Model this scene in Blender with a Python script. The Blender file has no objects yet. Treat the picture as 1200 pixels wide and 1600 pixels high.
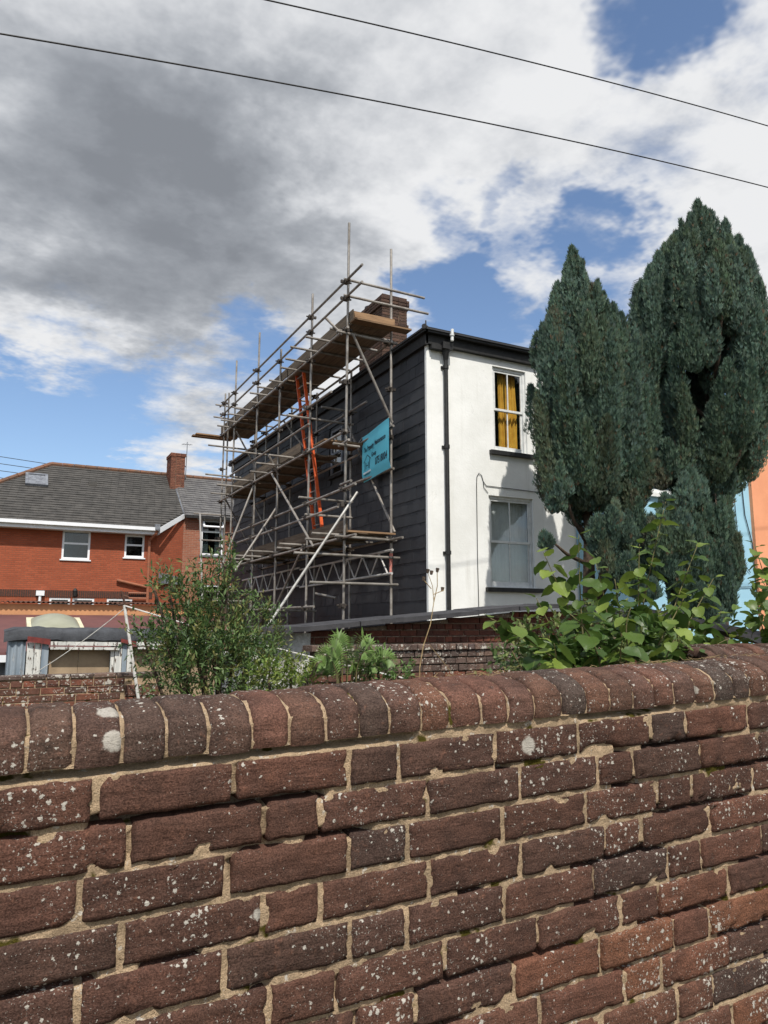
import bpy, math, random
import numpy as np
from mathutils import Vector, Matrix, Euler, noise

# ------------------------------------------------------------------ camera, sky, sun, exposure
S = bpy.context.scene
EYE = 1.62
YAW, PITCH = math.radians(27.3), math.radians(8.8)
cam_d = bpy.data.cameras.new('camera')
cam_d.sensor_fit = 'VERTICAL'; cam_d.sensor_height = 36.0; cam_d.lens = 1150 / 1600 * 36
cam_d.clip_start = 0.05; cam_d.clip_end = 3000
cam = bpy.data.objects.new('camera', cam_d); S.collection.objects.link(cam)
cam.location = (0, 0, EYE); cam.rotation_euler = (math.pi / 2 + PITCH, 0, -YAW)
S.camera = cam

SUN_EL, SUN_AZ = math.radians(53), math.radians(12)       # sun behind the viewer, a little to the -X side
to_sun = Vector((-math.sin(SUN_AZ) * math.cos(SUN_EL), -math.cos(SUN_AZ) * math.cos(SUN_EL), math.sin(SUN_EL)))
sun_d = bpy.data.lights.new('sun', 'SUN'); sun_d.energy = 3.6; sun_d.angle = math.radians(0.53); sun_d.color = (1.0, 0.955, 0.88)
sun = bpy.data.objects.new('sun', sun_d); S.collection.objects.link(sun)
sun.rotation_euler = to_sun.to_track_quat('Z', 'Y').to_euler(); sun.location = (0, -20, 30)

S.view_settings.view_transform = 'Standard'; S.view_settings.look = 'None'
S.view_settings.gamma = 1.0; S.view_settings.use_curve_mapping = False
S.view_settings.exposure = 0.24
S.cycles.max_bounces = 4; S.cycles.diffuse_bounces = 3; S.cycles.transparent_max_bounces = 8
S.cycles.use_denoising = True


def lin(r, g, b):
    f = lambda c: (c / 255) / 12.92 if c <= 10 else (((c / 255) + 0.055) / 1.055) ** 2.4
    return (f(r), f(g), f(b), 1.0)


class NT:
    """small helper for node trees"""
    def __init__(s, tree): s.t = tree; s.n = tree.nodes; s.l = tree.links
    def add(s, typ, **kw):
        nd = s.n.new(typ)
        for k, v in kw.items():
            if k.startswith('i_'):
                key = k[2:]
                key = int(key) if key.isdigit() else key.replace('_', ' ')
                s.set(nd.inputs[key], v)
            else: setattr(nd, k, v)
        return nd
    def set(s, sock, v):
        if isinstance(v, bpy.types.NodeSocket): s.l.new(v, sock)
        else: sock.default_value = v
    def math(s, op, a, b=0.0, c=0.0, clamp=False):
        nd = s.n.new('ShaderNodeMath'); nd.operation = op; nd.use_clamp = clamp
        s.set(nd.inputs[0], a); s.set(nd.inputs[1], b)
        if op in ('MULTIPLY_ADD', 'SMOOTH_MIN', 'SMOOTH_MAX'): s.set(nd.inputs[2], c)
        return nd.outputs[0]
    def vmath(s, op, a, b=(0, 0, 0), scale=None):
        nd = s.n.new('ShaderNodeVectorMath'); nd.operation = op
        s.set(nd.inputs[0], a); s.set(nd.inputs[1], b)
        if scale is not None: s.set(nd.inputs[3], scale)
        return nd.outputs['Value'] if op in ('DOT_PRODUCT', 'LENGTH', 'DISTANCE') else nd.outputs[0]
    def mix(s, f, a, b, blend='MIX'):
        nd = s.n.new('ShaderNodeMix'); nd.data_type = 'RGBA'; nd.blend_type = blend
        s.set(nd.inputs[0], f); s.set(nd.inputs[6], a); s.set(nd.inputs[7], b)
        return nd.outputs[2]
    def ramp(s, f, a, b, lo=0.0, hi=1.0, smooth=True):
        nd = s.n.new('ShaderNodeMapRange'); nd.interpolation_type = 'SMOOTHSTEP' if smooth else 'LINEAR'
        s.set(nd.inputs[0], f); s.set(nd.inputs[1], a); s.set(nd.inputs[2], b); s.set(nd.inputs[3], lo); s.set(nd.inputs[4], hi)
        return nd.outputs[0]
    def noise(s, vec, scale, detail=3.0, rough=0.55, dist=0.0, out=0):
        nd = s.n.new('ShaderNodeTexNoise')
        s.set(nd.inputs['Vector'], vec); s.set(nd.inputs['Scale'], scale); s.set(nd.inputs['Detail'], detail)
        s.set(nd.inputs['Roughness'], rough); s.set(nd.inputs['Distortion'], dist)
        return nd.outputs[out]
    def voro(s, vec, scale, out='Distance', rnd=1.0):
        nd = s.n.new('ShaderNodeTexVoronoi'); s.set(nd.inputs['Vector'], vec); s.set(nd.inputs['Scale'], scale)
        s.set(nd.inputs['Randomness'], rnd)
        return nd.outputs[out]


# ---- world: physical sky with broken cumulus laid on a flat cloud layer overhead
W = bpy.data.worlds.new('World'); S.world = W; W.use_nodes = True
w = NT(W.node_tree); w.n.clear()
sky = w.add('ShaderNodeTexSky', sky_type='NISHITA', sun_disc=False)
sky.sun_elevation = SUN_EL; sky.sun_rotation = math.atan2(to_sun.x, to_sun.y)
sky.air_density = 1.0; sky.dust_density = 1.2; sky.ozone_density = 1.2
d = w.vmath('NORMALIZE', w.add('ShaderNodeTexCoord').outputs['Generated'])
sep = w.add('ShaderNodeSeparateXYZ', i_0=d)
dz = w.math('ADD', w.math('MAXIMUM', sep.outputs[2], 0.0), 0.12)
lay = w.add('ShaderNodeCombineXYZ', i_0=w.math('DIVIDE', sep.outputs[0], dz), i_1=w.math('DIVIDE', sep.outputs[1], dz), i_2=0.37).outputs[0]


def sky_dir(az, el):
    a, e = math.radians(az), math.radians(el)
    return (math.sin(a) * math.cos(e), math.cos(a) * math.cos(e), math.sin(e))


dwn = w.vmath('SUBTRACT', w.noise(lay, 2.6, 5.0, 0.68, out=1), (.5, .5, .5))
dw = w.vmath('NORMALIZE', w.vmath('ADD', d, w.vmath('SCALE', dwn, scale=0.30)))


def blobs(lst, base):
    """sum of soft round areas of the sky: (azimuth, elevation, radius in degrees, weight)"""
    acc = base
    for az, el, rad, wt in lst:
        c = w.vmath('DOT_PRODUCT', dw, sky_dir(az, el))
        m = w.ramp(c, math.cos(math.radians(rad)), math.cos(math.radians(rad * 0.05)), 0.0, wt)
        acc = w.math('ADD', acc, m)
    return acc


CLOUD_COVER = [(9, 31, 24, .26), (1, 41, 22, .20), (27, 42, 20, .22), (42, 37, 9, .10), (-25, 30, 24, .2), (25, 34, 10, .10), (30, 29.5, 7, .12), (3, 20, 8, .14),
               (11.5, 13.4, 5.5, .25), (39, 23, 4, .18), (53, 29, 12, .20), (59, 24, 9, .14), (57, 37, 8, .14), (20, 26, 9, .08), (100, 30, 40, .15), (-75, 35, 35, .15), (180, 40, 60, .12),
               (50, 41.5, 5.5, -.30), (33.5, 25, 6, -.30), (36.5, 22.5, 4.5, -.16), (44.5, 28.5, 4.2, -.24), (36.6, 32.2, 2.6, -.16), (31.4, 31.2, 3.4, -.20),
               (5, 14.5, 9, -.30), (-5, 12, 10, -.28), (15, 17, 7, -.16), (16, 22.4, 3.2, -.20), (20.5, 19, 5, -.12)]
CLOUD_DARK = [(13, 27, 16, .30), (4, 27, 15, .24), (18, 31, 14, .12), (5, 34, 14, .10), (-20, 28, 18, .25), (30, 42, 10, .06), (-3, 40, 12, .06), (25, 34.5, 7, -.14), (3, 19, 6, -.22), (30, 30, 7, -.06), (53, 29, 10, .03), (41, 37, 9, -.06)]
n1 = w.noise(lay, 1.5, 7.0, 0.60, 0.15)
n2 = w.noise(w.vmath('ADD', lay, (3.1, 7.7, 1.9)), 5.2, 5.0, 0.62, 0.1)
dens = w.math('ADD', w.math('MULTIPLY_ADD', n2, 0.50, w.math('MULTIPLY', n1, 1.15)), blobs(CLOUD_COVER, -0.205))
mask = w.ramp(dens, 0.50, 0.88)
# light scattered in the cloud: a sample taken a little towards the sun tells which side of a billow is lit
n1s = w.noise(w.vmath('ADD', lay, (-0.05, -0.11, 0.0)), 1.5, 7.0, 0.60, 0.15)
n2s = w.noise(w.vmath('ADD', lay, (3.07, 7.64, 1.9)), 5.2, 5.0, 0.62, 0.1)
lit = w.math('ADD', w.math('MULTIPLY', w.math('SUBTRACT', n1, n1s), 1.5), w.math('MULTIPLY', w.math('SUBTRACT', n2, n2s), 0.75))
n3 = w.noise(w.vmath('ADD', lay, (8.3, 1.7, 4.4)), 2.4, 5.0, 0.58, 0.2)
thick = w.ramp(dens, 0.70, 1.35, 0.0, 0.23)
grey = w.math('ADD', blobs(CLOUD_DARK, 0.03), thick)
grey = w.math('ADD', w.math('SUBTRACT', grey, lit), w.math('MULTIPLY', w.math('SUBTRACT', n3, 0.5), 0.80))
CW = 6.2
cr = w.add('ShaderNodeValToRGB'); w.set(cr.inputs[0], grey); cr.color_ramp.interpolation = 'B_SPLINE'
els = cr.color_ramp.elements
for p_, c_ in ((0.0, (.93, .935, .945)), (.28, (.68, .70, .735)), (.55, (.40, .425, .465)), (.85, (.285, .305, .34)), (1.0, (.25, .268, .30))):
    e_ = els[0] if p_ == 0 else (els[len(els) - 1] if p_ == 1.0 else els.new(p_)); e_.color = (*c_, 1)
cloud = w.mix(1.0, cr.outputs[0], (CW, CW, CW, 1), 'MULTIPLY')
skyc = w.mix(1.0, sky.outputs[0], (0.95, 1.0, 1.06, 1), 'MULTIPLY')
col = w.mix(mask, skyc, cloud)
bg = w.add('ShaderNodeBackground', i_Color=col, i_Strength=0.13)
w.add('ShaderNodeOutputWorld', i_Surface=bg.outputs[0])
W.cycles.sampling_method = 'MANUAL'; W.cycles.sample_map_resolution = 512

# ------------------------------------------------------------------ helpers
random.seed(7); RNG = np.random.default_rng(7)
COL = S.collection
WM = {}            # world matrix of every object that has children


def place(o, parent=None, world=None):
    """link o at a world matrix under an optional parent"""
    world = world or Matrix.Identity(4)
    COL.objects.link(o)
    if parent is not None:
        o.parent = parent; o.matrix_parent_inverse = WM[parent.name].inverted()
    o.matrix_basis = world
    WM[o.name] = world.copy()
    return o


def thing(name, label, cat, loc=(0, 0, 0), group=None):
    o = bpy.data.objects.new(name, None); o.empty_display_size = 0.2; o['kind'] = 'thing'
    place(o, None, Matrix.Translation(Vector(loc)))
    return tag(o, label, cat, group)


def tag(o, label=None, cat=None, group=None, kind=None):
    if label: o['label'] = label
    if cat: o['category'] = cat
    if group: o['group'] = group
    if kind: o['kind'] = kind
    return o


def mesh_data(name, verts, faces, m, smooth=False, cols=None):
    me = bpy.data.meshes.new(name)
    if isinstance(faces, np.ndarray):
        v = np.asarray(verts, np.float32); nv = len(v); nf, k = faces.shape
        me.vertices.add(nv); me.vertices.foreach_set('co', v.ravel())
        me.loops.add(nf * k); me.loops.foreach_set('vertex_index', faces.astype(np.int32).ravel())
        me.polygons.add(nf); me.polygons.foreach_set('loop_start', np.arange(0, nf * k, k, dtype=np.int32))
        me.update(calc_edges=True); me.validate()
    else:
        me.from_pydata([tuple(p) for p in verts], [], [tuple(f) for f in faces]); me.update()
    if cols is not None:
        a = me.color_attributes.new('tint', 'FLOAT_COLOR', 'POINT')
        c = np.ones((len(verts), 4), np.float32); c[:, :3] = cols
        a.data.foreach_set('color', c.ravel())
    if m: me.materials.append(m)
    if smooth: me.polygons.foreach_set('use_smooth', np.ones(len(me.polygons), bool))
    return me


def inst(name, me, parent=None, loc=(0, 0, 0), rot=None, scale=None):
    o = bpy.data.objects.new(name, me)
    mx = Matrix.Translation(Vector(loc))
    if rot is not None: mx = mx @ (rot if isinstance(rot, Matrix) else Euler(rot).to_matrix().to_4x4())
    if scale is not None: mx = mx @ Matrix.Diagonal((*scale, 1)) if len(scale) == 3 else mx
    return place(o, parent, mx)


class MB:
    def __init__(s): s.v = []; s.f = []
    def box(s, x0, x1, y0, y1, z0, z1, mx=None):
        b = len(s.v)
        for z in (z0, z1):
            for x, y in ((x0, y0), (x1, y0), (x1, y1), (x0, y1)):
                p = Vector((x, y, z)); s.v.append(mx @ p if mx else p)
        s.f += [[b + i for i in q] for q in ((3, 2, 1, 0), (4, 5, 6, 7), (0, 1, 5, 4), (1, 2, 6, 5), (2, 3, 7, 6), (3, 0, 4, 7))]
        return s
    def tube(s, p, q, r, n=10, r2=None, caps=True):
        p, q = Vector(p), Vector(q); ax = (q - p).normalized()
        a = ax.orthogonal().normalized(); c = ax.cross(a); b = len(s.v); r2 = r if r2 is None else r2
        for P, R in ((p, r), (q, r2)):
            for i in range(n):
                t = 2 * math.pi * i / n; s.v.append(P + (a * math.cos(t) + c * math.sin(t)) * R)
        for i in range(n): s.f.append([b + i, b + (i + 1) % n, b + n + (i + 1) % n, b + n + i])
        if caps: s.f.append([b + i for i in range(n - 1, -1, -1)]); s.f.append([b + n + i for i in range(n)])
        return s
    def path(s, pts, rad, n=8):
        pts = [Vector(p) for p in pts]; b = len(s.v)
        rad = rad if isinstance(rad, (list, tuple)) else [rad] * len(pts)
        ref = None
        for i, p in enumerate(pts):
            ax = (pts[min(i + 1, len(pts) - 1)] - pts[max(i - 1, 0)]).normalized()
            if ref is None: ref = ax.orthogonal().normalized()
            ref = (ref - ax * ref.dot(ax)).normalized(); c = ax.cross(ref)
            for k in range(n):
                t = 2 * math.pi * k / n; s.v.append(p + (ref * math.cos(t) + c * math.sin(t)) * rad[i])
        for i in range(len(pts) - 1):
            for k in range(n):
                s.f.append([b + i * n + k, b + i * n + (k + 1) % n, b + (i + 1) * n + (k + 1) % n, b + (i + 1) * n + k])
        s.f.append([b + k for k in range(n - 1, -1, -1)]); e = b + (len(pts) - 1) * n; s.f.append([e + k for k in range(n)])
        return s
    def quad(s, *ps):
        b = len(s.v); s.v += [Vector(p) for p in ps]; s.f.append(list(range(b, b + len(ps)))); return s
    def prism(s, poly, vec):
        """closed polygon pushed along vec"""
        b = len(s.v); n = len(poly); vec = Vector(vec)
        s.v += [Vector(p) for p in poly] + [Vector(p) + vec for p in poly]
        s.f.append([b + i for i in range(n - 1, -1, -1)]); s.f.append([b + n + i for i in range(n)])
        for i in range(n): s.f.append([b + i, b + (i + 1) % n, b + n + (i + 1) % n, b + n + i])
        return s
    def build(s, name, m, parent=None, smooth=False):
        me = mesh_data(name, s.v, s.f, m, smooth)
        return place(bpy.data.objects.new(name, me), parent)


def facade(x0, x1, z0, z1, holes, Y, depth):
    """front sheet of a wall facing -Y with openings and reveals"""
    b = MB()
    xs = sorted({x0, x1, *[h[0] for h in holes], *[h[1] for h in holes]})
    zs = sorted({z0, z1, *[h[2] for h in holes], *[h[3] for h in holes]})
    for i in range(len(xs) - 1):
        for j in range(len(zs) - 1):
            cx, cz = (xs[i] + xs[i + 1]) / 2, (zs[j] + zs[j + 1]) / 2
            if any(h[0] < cx < h[1] and h[2] < cz < h[3] for h in holes): continue
            b.quad((xs[i], Y, zs[j]), (xs[i + 1], Y, zs[j]), (xs[i + 1], Y, zs[j + 1]), (xs[i], Y, zs[j + 1]))
    for a, c, e, g in holes:
        y2 = Y + depth
        b.quad((a, Y, e), (a, Y, g), (a, y2, g), (a, y2, e)); b.quad((c, Y, g), (c, Y, e), (c, y2, e), (c, y2, g))
        b.quad((a, Y, g), (c, Y, g), (c, y2, g), (a, y2, g)); b.quad((c, Y, e), (a, Y, e), (a, y2, e), (c, y2, e))
    return b


# ------------------------------------------------------------------ materials
MATS = {}


def new_mat(name):
    m = bpy.data.materials.new(name); m.use_nodes = True
    t = NT(m.node_tree); t.n.clear(); MATS[name] = m
    t.pos = t.add('ShaderNodeNewGeometry').outputs['Position']
    t.rnd = t.add('ShaderNodeObjectInfo').outputs['Random']
    return m, t


def finish(t, color, rough=0.8, height=None, dist=0.004, strength=0.6, metallic=0.0, spec=0.4, trans=None):
    p = t.add('ShaderNodeBsdfPrincipled')
    t.set(p.inputs['Base Color'], color); t.set(p.inputs['Roughness'], rough); t.set(p.inputs['Metallic'], metallic)
    t.set(p.inputs['Specular IOR Level'], spec)
    if height is not None:
        bp = t.add('ShaderNodeBump', i_Strength=strength, i_Distance=dist, i_Height=height)
        t.l.new(bp.outputs[0], p.inputs['Normal'])
    sh = p.outputs[0]
    if trans is not None:
        tr = t.add('ShaderNodeBsdfTranslucent'); t.set(tr.inputs[0], color)
        sh = t.add('ShaderNodeMixShader', i_0=trans, i_1=sh, i_2=tr.outputs[0]).outputs[0]
    t.add('ShaderNodeOutputMaterial', i_Surface=sh)


def plain(name, c1, c2=None, scale=6, rough=0.8, bump=0.5, bscale=60, dist=0.004, metallic=0.0, spec=0.4, rand=0.0, fine=0.25):
    m, t = new_mat(name); c1 = lin(*c1); c2 = lin(*c2) if c2 else c1
    f = t.ramp(t.noise(t.pos, scale, 5, 0.6), 0.32, 0.68)
    c = t.mix(f, c1, c2)
    g = t.noise(t.pos, bscale, 4, 0.65)
    if fine: c = t.mix(1.0, c, t.mix(g, (1 - fine, 1 - fine, 1 - fine, 1), (1 + fine, 1 + fine, 1 + fine, 1)), 'MULTIPLY')
    if rand: c = t.mix(1.0, c, t.mix(t.rnd, (1 - rand, 1 - rand, 1 - rand, 1), (1 + rand, 1 + rand * .9, 1 + rand * .8, 1)), 'MULTIPLY')
    finish(t, c, rough, g, dist, bump, metallic, spec)
    return m


def brick_mat(name, cols, lichen=0.5, grime=0.3, spot_scale=55, fixed=()):
    """weathered brick: per-brick colour, grain, pale lichen spots, dark algae"""
    m, t = new_mat(name)
    rp = t.add('ShaderNodeValToRGB'); t.set(rp.inputs[0], t.rnd); rp.color_ramp.interpolation = 'LINEAR'
    els = rp.color_ramp.elements
    while len(els) < len(cols): els.new(0.5)
    for i, c in enumerate(cols): els[i].position = i / (len(cols) - 1); els[i].color = lin(*c)
    big = t.noise(t.pos, 14, 4, 0.6); mid = t.noise(t.pos, 60, 4, 0.65); fin = t.noise(t.pos, 330, 3, 0.7)
    strk = t.noise(t.vmath('MULTIPLY', t.pos, (16, 60, 85)), 1.0, 5, 0.7, 0.6)
    c = t.mix(t.ramp(big, 0.35, 0.7), rp.outputs[0], t.mix(0.5, rp.outputs[0], lin(58, 46, 42)))
    c = t.mix(t.math('MULTIPLY', t.ramp(mid, 0.56, 0.72), 0.35), c, lin(122, 86, 70))
    c = t.mix(1.0, c, t.mix(t.ramp(fin, .25, .75), (.42, .41, .40, 1), (1.62, 1.60, 1.56, 1)), 'MULTIPLY')
    c = t.mix(t.math('MULTIPLY', t.ramp(t.noise(t.pos, 22, 5, 0.7), 0.55, 0.75), grime), c, lin(40, 36, 32))
    c = t.mix(1.0, c, t.mix(t.ramp(strk, .3, .7), (.80, .79, .78, 1), (1.18, 1.17, 1.16, 1)), 'MULTIPLY')
    # lichen
    area = t.ramp(t.noise(t.pos, 5.5, 3, 0.6), 0.26, 0.66)
    wob = t.vmath('ADD', t.pos, t.vmath('SCALE', t.vmath('SUBTRACT', t.noise(t.pos, 150, 3, 0.7, out=1), (.5, .5, .5)), scale=0.012))
    v1 = t.voro(wob, spot_scale); k1 = t.voro(wob, spot_scale, 'Color')
    k1s = t.add('ShaderNodeSeparateColor', i_0=k1).outputs[0]
    th = t.math('MULTIPLY', t.math('MULTIPLY', area, lichen), t.ramp(k1s, 0.35, 1.0, 0.0, 0.55))
    s1 = t.ramp(t.math('SUBTRACT', th, v1), 0.0, 0.09)
    v2 = t.voro(wob, spot_scale * 3.1); k2 = t.add('ShaderNodeSeparateColor', i_0=t.voro(wob, spot_scale * 3.1, 'Color')).outputs[1]
    s2 = t.ramp(t.math('SUBTRACT', t.math('MULTIPLY', t.math('MULTIPLY', area, lichen), t.ramp(k2, 0.55, 1.0, 0.0, 0.6)), v2), 0.0, 0.12)
    spots = t.math('MAXIMUM', s1, t.math('MULTIPLY', s2, 0.8))
    for (px, py, pz, r) in fixed:
        q = t.vmath('DISTANCE', wob, (px, py, pz)); spots = t.math('MAXIMUM', spots, t.ramp(q, r, r * 0.72, 0, 0.85))
    c = t.mix(t.math('MULTIPLY', spots, t.ramp(fin, 0.25, 0.5, 0.5, 1.0)), c, t.mix(mid, lin(196, 190, 178), lin(158, 152, 142)))
    h = t.math('MULTIPLY_ADD', fin, 0.5, t.math('MULTIPLY_ADD', t.math('ADD', mid, t.math('MULTIPLY', strk, 1.3)), 0.8, t.math('MULTIPLY', spots, 0.15)))
    finish(t, c, 0.95, h, 0.0040, 0.75, spec=0.12)
    return m


def foliage_mat(name, rough=0.6, trans=0.22, spec=0.3):
    m, t = new_mat(name)
    a = t.add('ShaderNodeAttribute', attribute_name='tint')
    c = t.mix(1.0, a.outputs[0], t.mix(t.noise(t.pos, 40, 2), (.75, .75, .75, 1), (1.25, 1.25, 1.25, 1)), 'MULTIPLY')
    finish(t, c, rough, spec=spec, trans=trans)
    return m


def wood_mat(name, c1, c2, axis):
    m, t = new_mat(name)
    sc = [28, 28, 28]; sc[axis] = 1.6
    mp = t.vmath('MULTIPLY', t.pos, tuple(sc))
    g = t.noise(mp, 1.0, 6, 0.65, 0.4)
    off = t.mix(t.rnd, (.72, .70, .68, 1), (1.25, 1.22, 1.18, 1))
    c = t.mix(1.0, t.mix(t.ramp(g, 0.3, 0.7), lin(*c1), lin(*c2)), off, 'MULTIPLY')
    c = t.mix(t.math('MULTIPLY', t.ramp(t.noise(t.pos, 4, 4), 0.55, 0.75), 0.35), c, lin(70, 62, 54))
    finish(t, c, 0.85, g, 0.003, 0.5, spec=0.2)
    return m


def house_brick_mat(name, c1, c2, mortar, bw=0.225, rh=0.075, vary=0.5, rot=False):
    m, t = new_mat(name)
    sp = t.add('ShaderNodeSeparateXYZ', i_0=t.pos)
    u = sp.outputs[0] if not rot else sp.outputs[1]
    uv = t.add('ShaderNodeCombineXYZ', i_0=u, i_1=sp.outputs[2], i_2=0.0).outputs[0]
    b = t.add('ShaderNodeTexBrick', offset=0.5)
    t.set(b.inputs['Vector'], uv); t.set(b.inputs['Scale'], 1.0)
    t.set(b.inputs['Color1'], lin(*c1)); t.set(b.inputs['Color2'], lin(*c2)); t.set(b.inputs['Mortar'], lin(*mortar))
    t.set(b.inputs['Mortar Size'], 0.006); t.set(b.inputs['Brick Width'], bw); t.set(b.inputs['Row Height'], rh); t.set(b.inputs['Bias'], -0.1)
    c = t.mix(1.0, b.outputs[0], t.mix(t.noise(t.pos, 1.1, 5, 0.65), (1 - vary * .5,) * 3 + (1,), (1 + vary * .5,) * 3 + (1,)), 'MULTIPLY')
    c = t.mix(1.0, c, t.mix(t.noise(t.pos, 26, 3), (.8, .8, .8, 1), (1.2, 1.2, 1.2, 1)), 'MULTIPLY')
    finish(t, c, 0.9, t.math('SUBTRACT', 1.0, b.outputs[1]), 0.006, 0.8, spec=0.2)
    return m


def glass_mat(name, tint=(0.9, 0.95, 0.94), refl=1.0):
    m, t = new_mat(name)
    tr = t.add('ShaderNodeBsdfTransparent', i_Color=(*tint, 1)); gl = t.add('ShaderNodeBsdfGlossy', i_Roughness=0.02)
    bp = t.add('ShaderNodeBump', i_Strength=0.06, i_Distance=0.02, i_Height=t.noise(t.pos, 3.0, 2)); t.l.new(bp.outputs[0], gl.inputs['Normal'])
    fr = t.add('ShaderNodeLayerWeight', i_Blend=0.5).outputs['Facing']
    fac = t.math('MULTIPLY_ADD', t.math('POWER', fr, 4.0), 0.85 * refl, 0.05 * refl, clamp=True)
    t.add('ShaderNodeOutputMaterial', i_Surface=t.add('ShaderNodeMixShader', i_0=fac, i_1=tr.outputs[0], i_2=gl.outputs[0]).outputs[0])
    return m

M_front = brick_mat('front_brick', [(76, 59, 52), (84, 62, 54), (78, 57, 49), (92, 66, 56), (73, 60, 55), (97, 68, 57), (84, 61, 53)], 0.8, 0.4, 92,
                    fixed=[(1.006, 1.285, 1.372, 0.020), (0.425, 1.284, 1.135, 0.012)])
M_cope = brick_mat('coping_brick', [(98, 74, 65), (86, 68, 60), (75, 66, 61), (108, 77, 66), (92, 71, 61), (112, 80, 65), (79, 68, 62)], 0.85, 0.6, 88,
                   fixed=[(0.175, 1.283, 1.438, 0.019), (0.172, 1.33, 1.478, 0.022), (1.52, 1.29, 1.465, 0.012)])
M_front_r = brick_mat('front_brick_red', [(98, 70, 58), (110, 75, 60), (94, 68, 58), (116, 80, 62)], 1.0, 0.3, 88)


def mortar_mat(name, c1, c2, moss=0.5):
    m, t = new_mat(name)
    g = t.noise(t.pos, 380, 3, 0.7); n = t.noise(t.pos, 18, 5, 0.6)
    c = t.mix(t.ramp(n, 0.3, 0.7), lin(*c1), lin(*c2))
    c = t.mix(1.0, c, t.mix(t.ramp(g, .2, .8), (.62, .61, .60, 1), (1.42, 1.42, 1.42, 1)), 'MULTIPLY')
    c = t.mix(t.math('MULTIPLY', t.ramp(t.noise(t.pos, 9, 5, 0.7), 0.5, 0.75), .4), c, lin(126, 106, 84))
    c = t.mix(t.ramp(t.noise(t.pos, 150, 3, 0.7), 0.64, 0.70), c, lin(104, 86, 68))
    c = t.mix(t.ramp(t.noise(t.pos, 45, 4, 0.7), 0.60, 0.68), c, lin(206, 198, 184))
    mk = t.ramp(t.noise(t.vmath('ADD', t.pos, (5, 3, 9)), 7.5, 4, 0.6), 0.66 - 0.08 * moss, 0.70 - 0.08 * moss)
    c = t.mix(mk, c, t.mix(g, lin(52, 46, 18), lin(96, 88, 34)))
    finish(t, c, 0.95, t.math('ADD', g, t.math('MULTIPLY', t.noise(t.pos, 120, 4, .7), 1.4)), 0.005, 0.8, spec=0.1)
    return m


M_mortar = mortar_mat('lime_mortar', (186, 161, 131), (154, 134, 109), 0.8)
M_mortar_d = mortar_mat('old_mortar', (150, 132, 112), (112, 100, 88), 0.2)
m_, t_ = new_mat('white_render')
c_ = t_.mix(t_.ramp(t_.noise(t_.pos, 1.3, 5, .6), .32, .68), lin(240, 240, 236), lin(228, 228, 223))
stk = t_.math('MULTIPLY', t_.ramp(t_.noise(t_.vmath('MULTIPLY', t_.pos, (7, 7, .45)), 1.0, 5, .65), .52, .78), t_.ramp(t_.noise(t_.pos, .9, 4, .6), .35, .7, .04, .34))
c_ = t_.mix(stk, c_, lin(170, 164, 150))
crk = t_.ramp(t_.math('ABSOLUTE', t_.math('SUBTRACT', t_.noise(t_.pos, 1.1, 6, .62, 1.2), .5)), .0, .0035, .35, 0.0)
c_ = t_.mix(t_.math('MULTIPLY', crk, t_.ramp(t_.noise(t_.pos, .7, 2), .5, .62)), c_, lin(150, 146, 138))
finish(t_, c_, .75, t_.math('ADD', t_.noise(t_.pos, 24, 4, .65), t_.math('MULTIPLY', t_.noise(t_.pos, 5, 3), 1.5)), .008, .4, spec=.3); M_white = m_
M_wpaint = plain('white_gloss', (226, 227, 224), (206, 208, 206), 9, 0.45, 0.15, 80, 0.002, fine=0.06)
M_upvc = plain('white_plastic', (238, 240, 242), (230, 232, 234), 3, 0.35, 0.0, 50, fine=0.03)
M_black = plain('black_paint', (26, 26, 27), (42, 41, 40), 12, 0.55, 0.5, 70, 0.004)
M_slate = plain('slate_hanging', (46, 47, 51), (52, 53, 56), 2.5, 0.6, 0.4, 34, 0.003, rand=0.15, spec=0.4)
M_rooft = plain('roof_tile', (82, 79, 75), (64, 62, 59), 3, 0.85, 0.4, 30, 0.004, fine=0.3)
M_rooft2 = plain('roof_slate', (108, 106, 104), (88, 86, 86), 3, 0.8, 0.4, 30, 0.004, fine=0.3)
M_ridge = plain('ridge_tile', (126, 88, 66), (98, 78, 64), 5, 0.85, 0.4, 50)
M_tube = plain('galvanised_tube', (158, 153, 146), (120, 113, 105), 5, 0.5, 0.25, 90, 0.002, metallic=0.3, rand=0.18, spec=0.5)
M_tube_b = plain('bright_tube', (212, 210, 206), (186, 182, 176), 4, 0.42, 0.2, 90, 0.002, metallic=0.2, spec=0.5)
M_coup = plain('coupler_steel', (82, 76, 70), (58, 52, 48), 30, 0.6, 0.4, 160, 0.002, metallic=0.4)
M_board = wood_mat('scaffold_board', (134, 120, 102), (98, 86, 74), 1)
M_boardx = wood_mat('scaffold_board_cross', (160, 130, 100), (116, 94, 74), 0)
M_orange = plain('orange_fibreglass', (216, 92, 34), (188, 74, 28), 14, 0.55, 0.2, 60, rand=0.1)
m_, t_ = new_mat('teal_banner'); finish(t_, t_.mix(t_.noise(t_.pos, 3), lin(110, 216, 236), lin(94, 204, 226)), .55, trans=.08); M_teal = m_
M_ink = plain('dark_print', (14, 42, 62), None, 3, 0.6, 0, 30, fine=0.0)
M_inkw = plain('white_print', (225, 235, 238), None, 3, 0.6, 0, 30, fine=0.0)
M_redb = house_brick_mat('red_house_brick', (164, 88, 62), (148, 78, 55), (128, 88, 70), vary=0.4)
M_redb2 = house_brick_mat('old_house_brick', (160, 104, 82), (138, 86, 68), (156, 136, 118), vary=0.35)
M_soldier = plain('dark_soldier_brick', (84, 58, 48), (66, 50, 44), 20, 0.9, 0.3, 60)
M_lead = plain('lead_grey', (128, 132, 138), (96, 98, 104), 6, 0.6, 0.4, 40)
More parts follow.
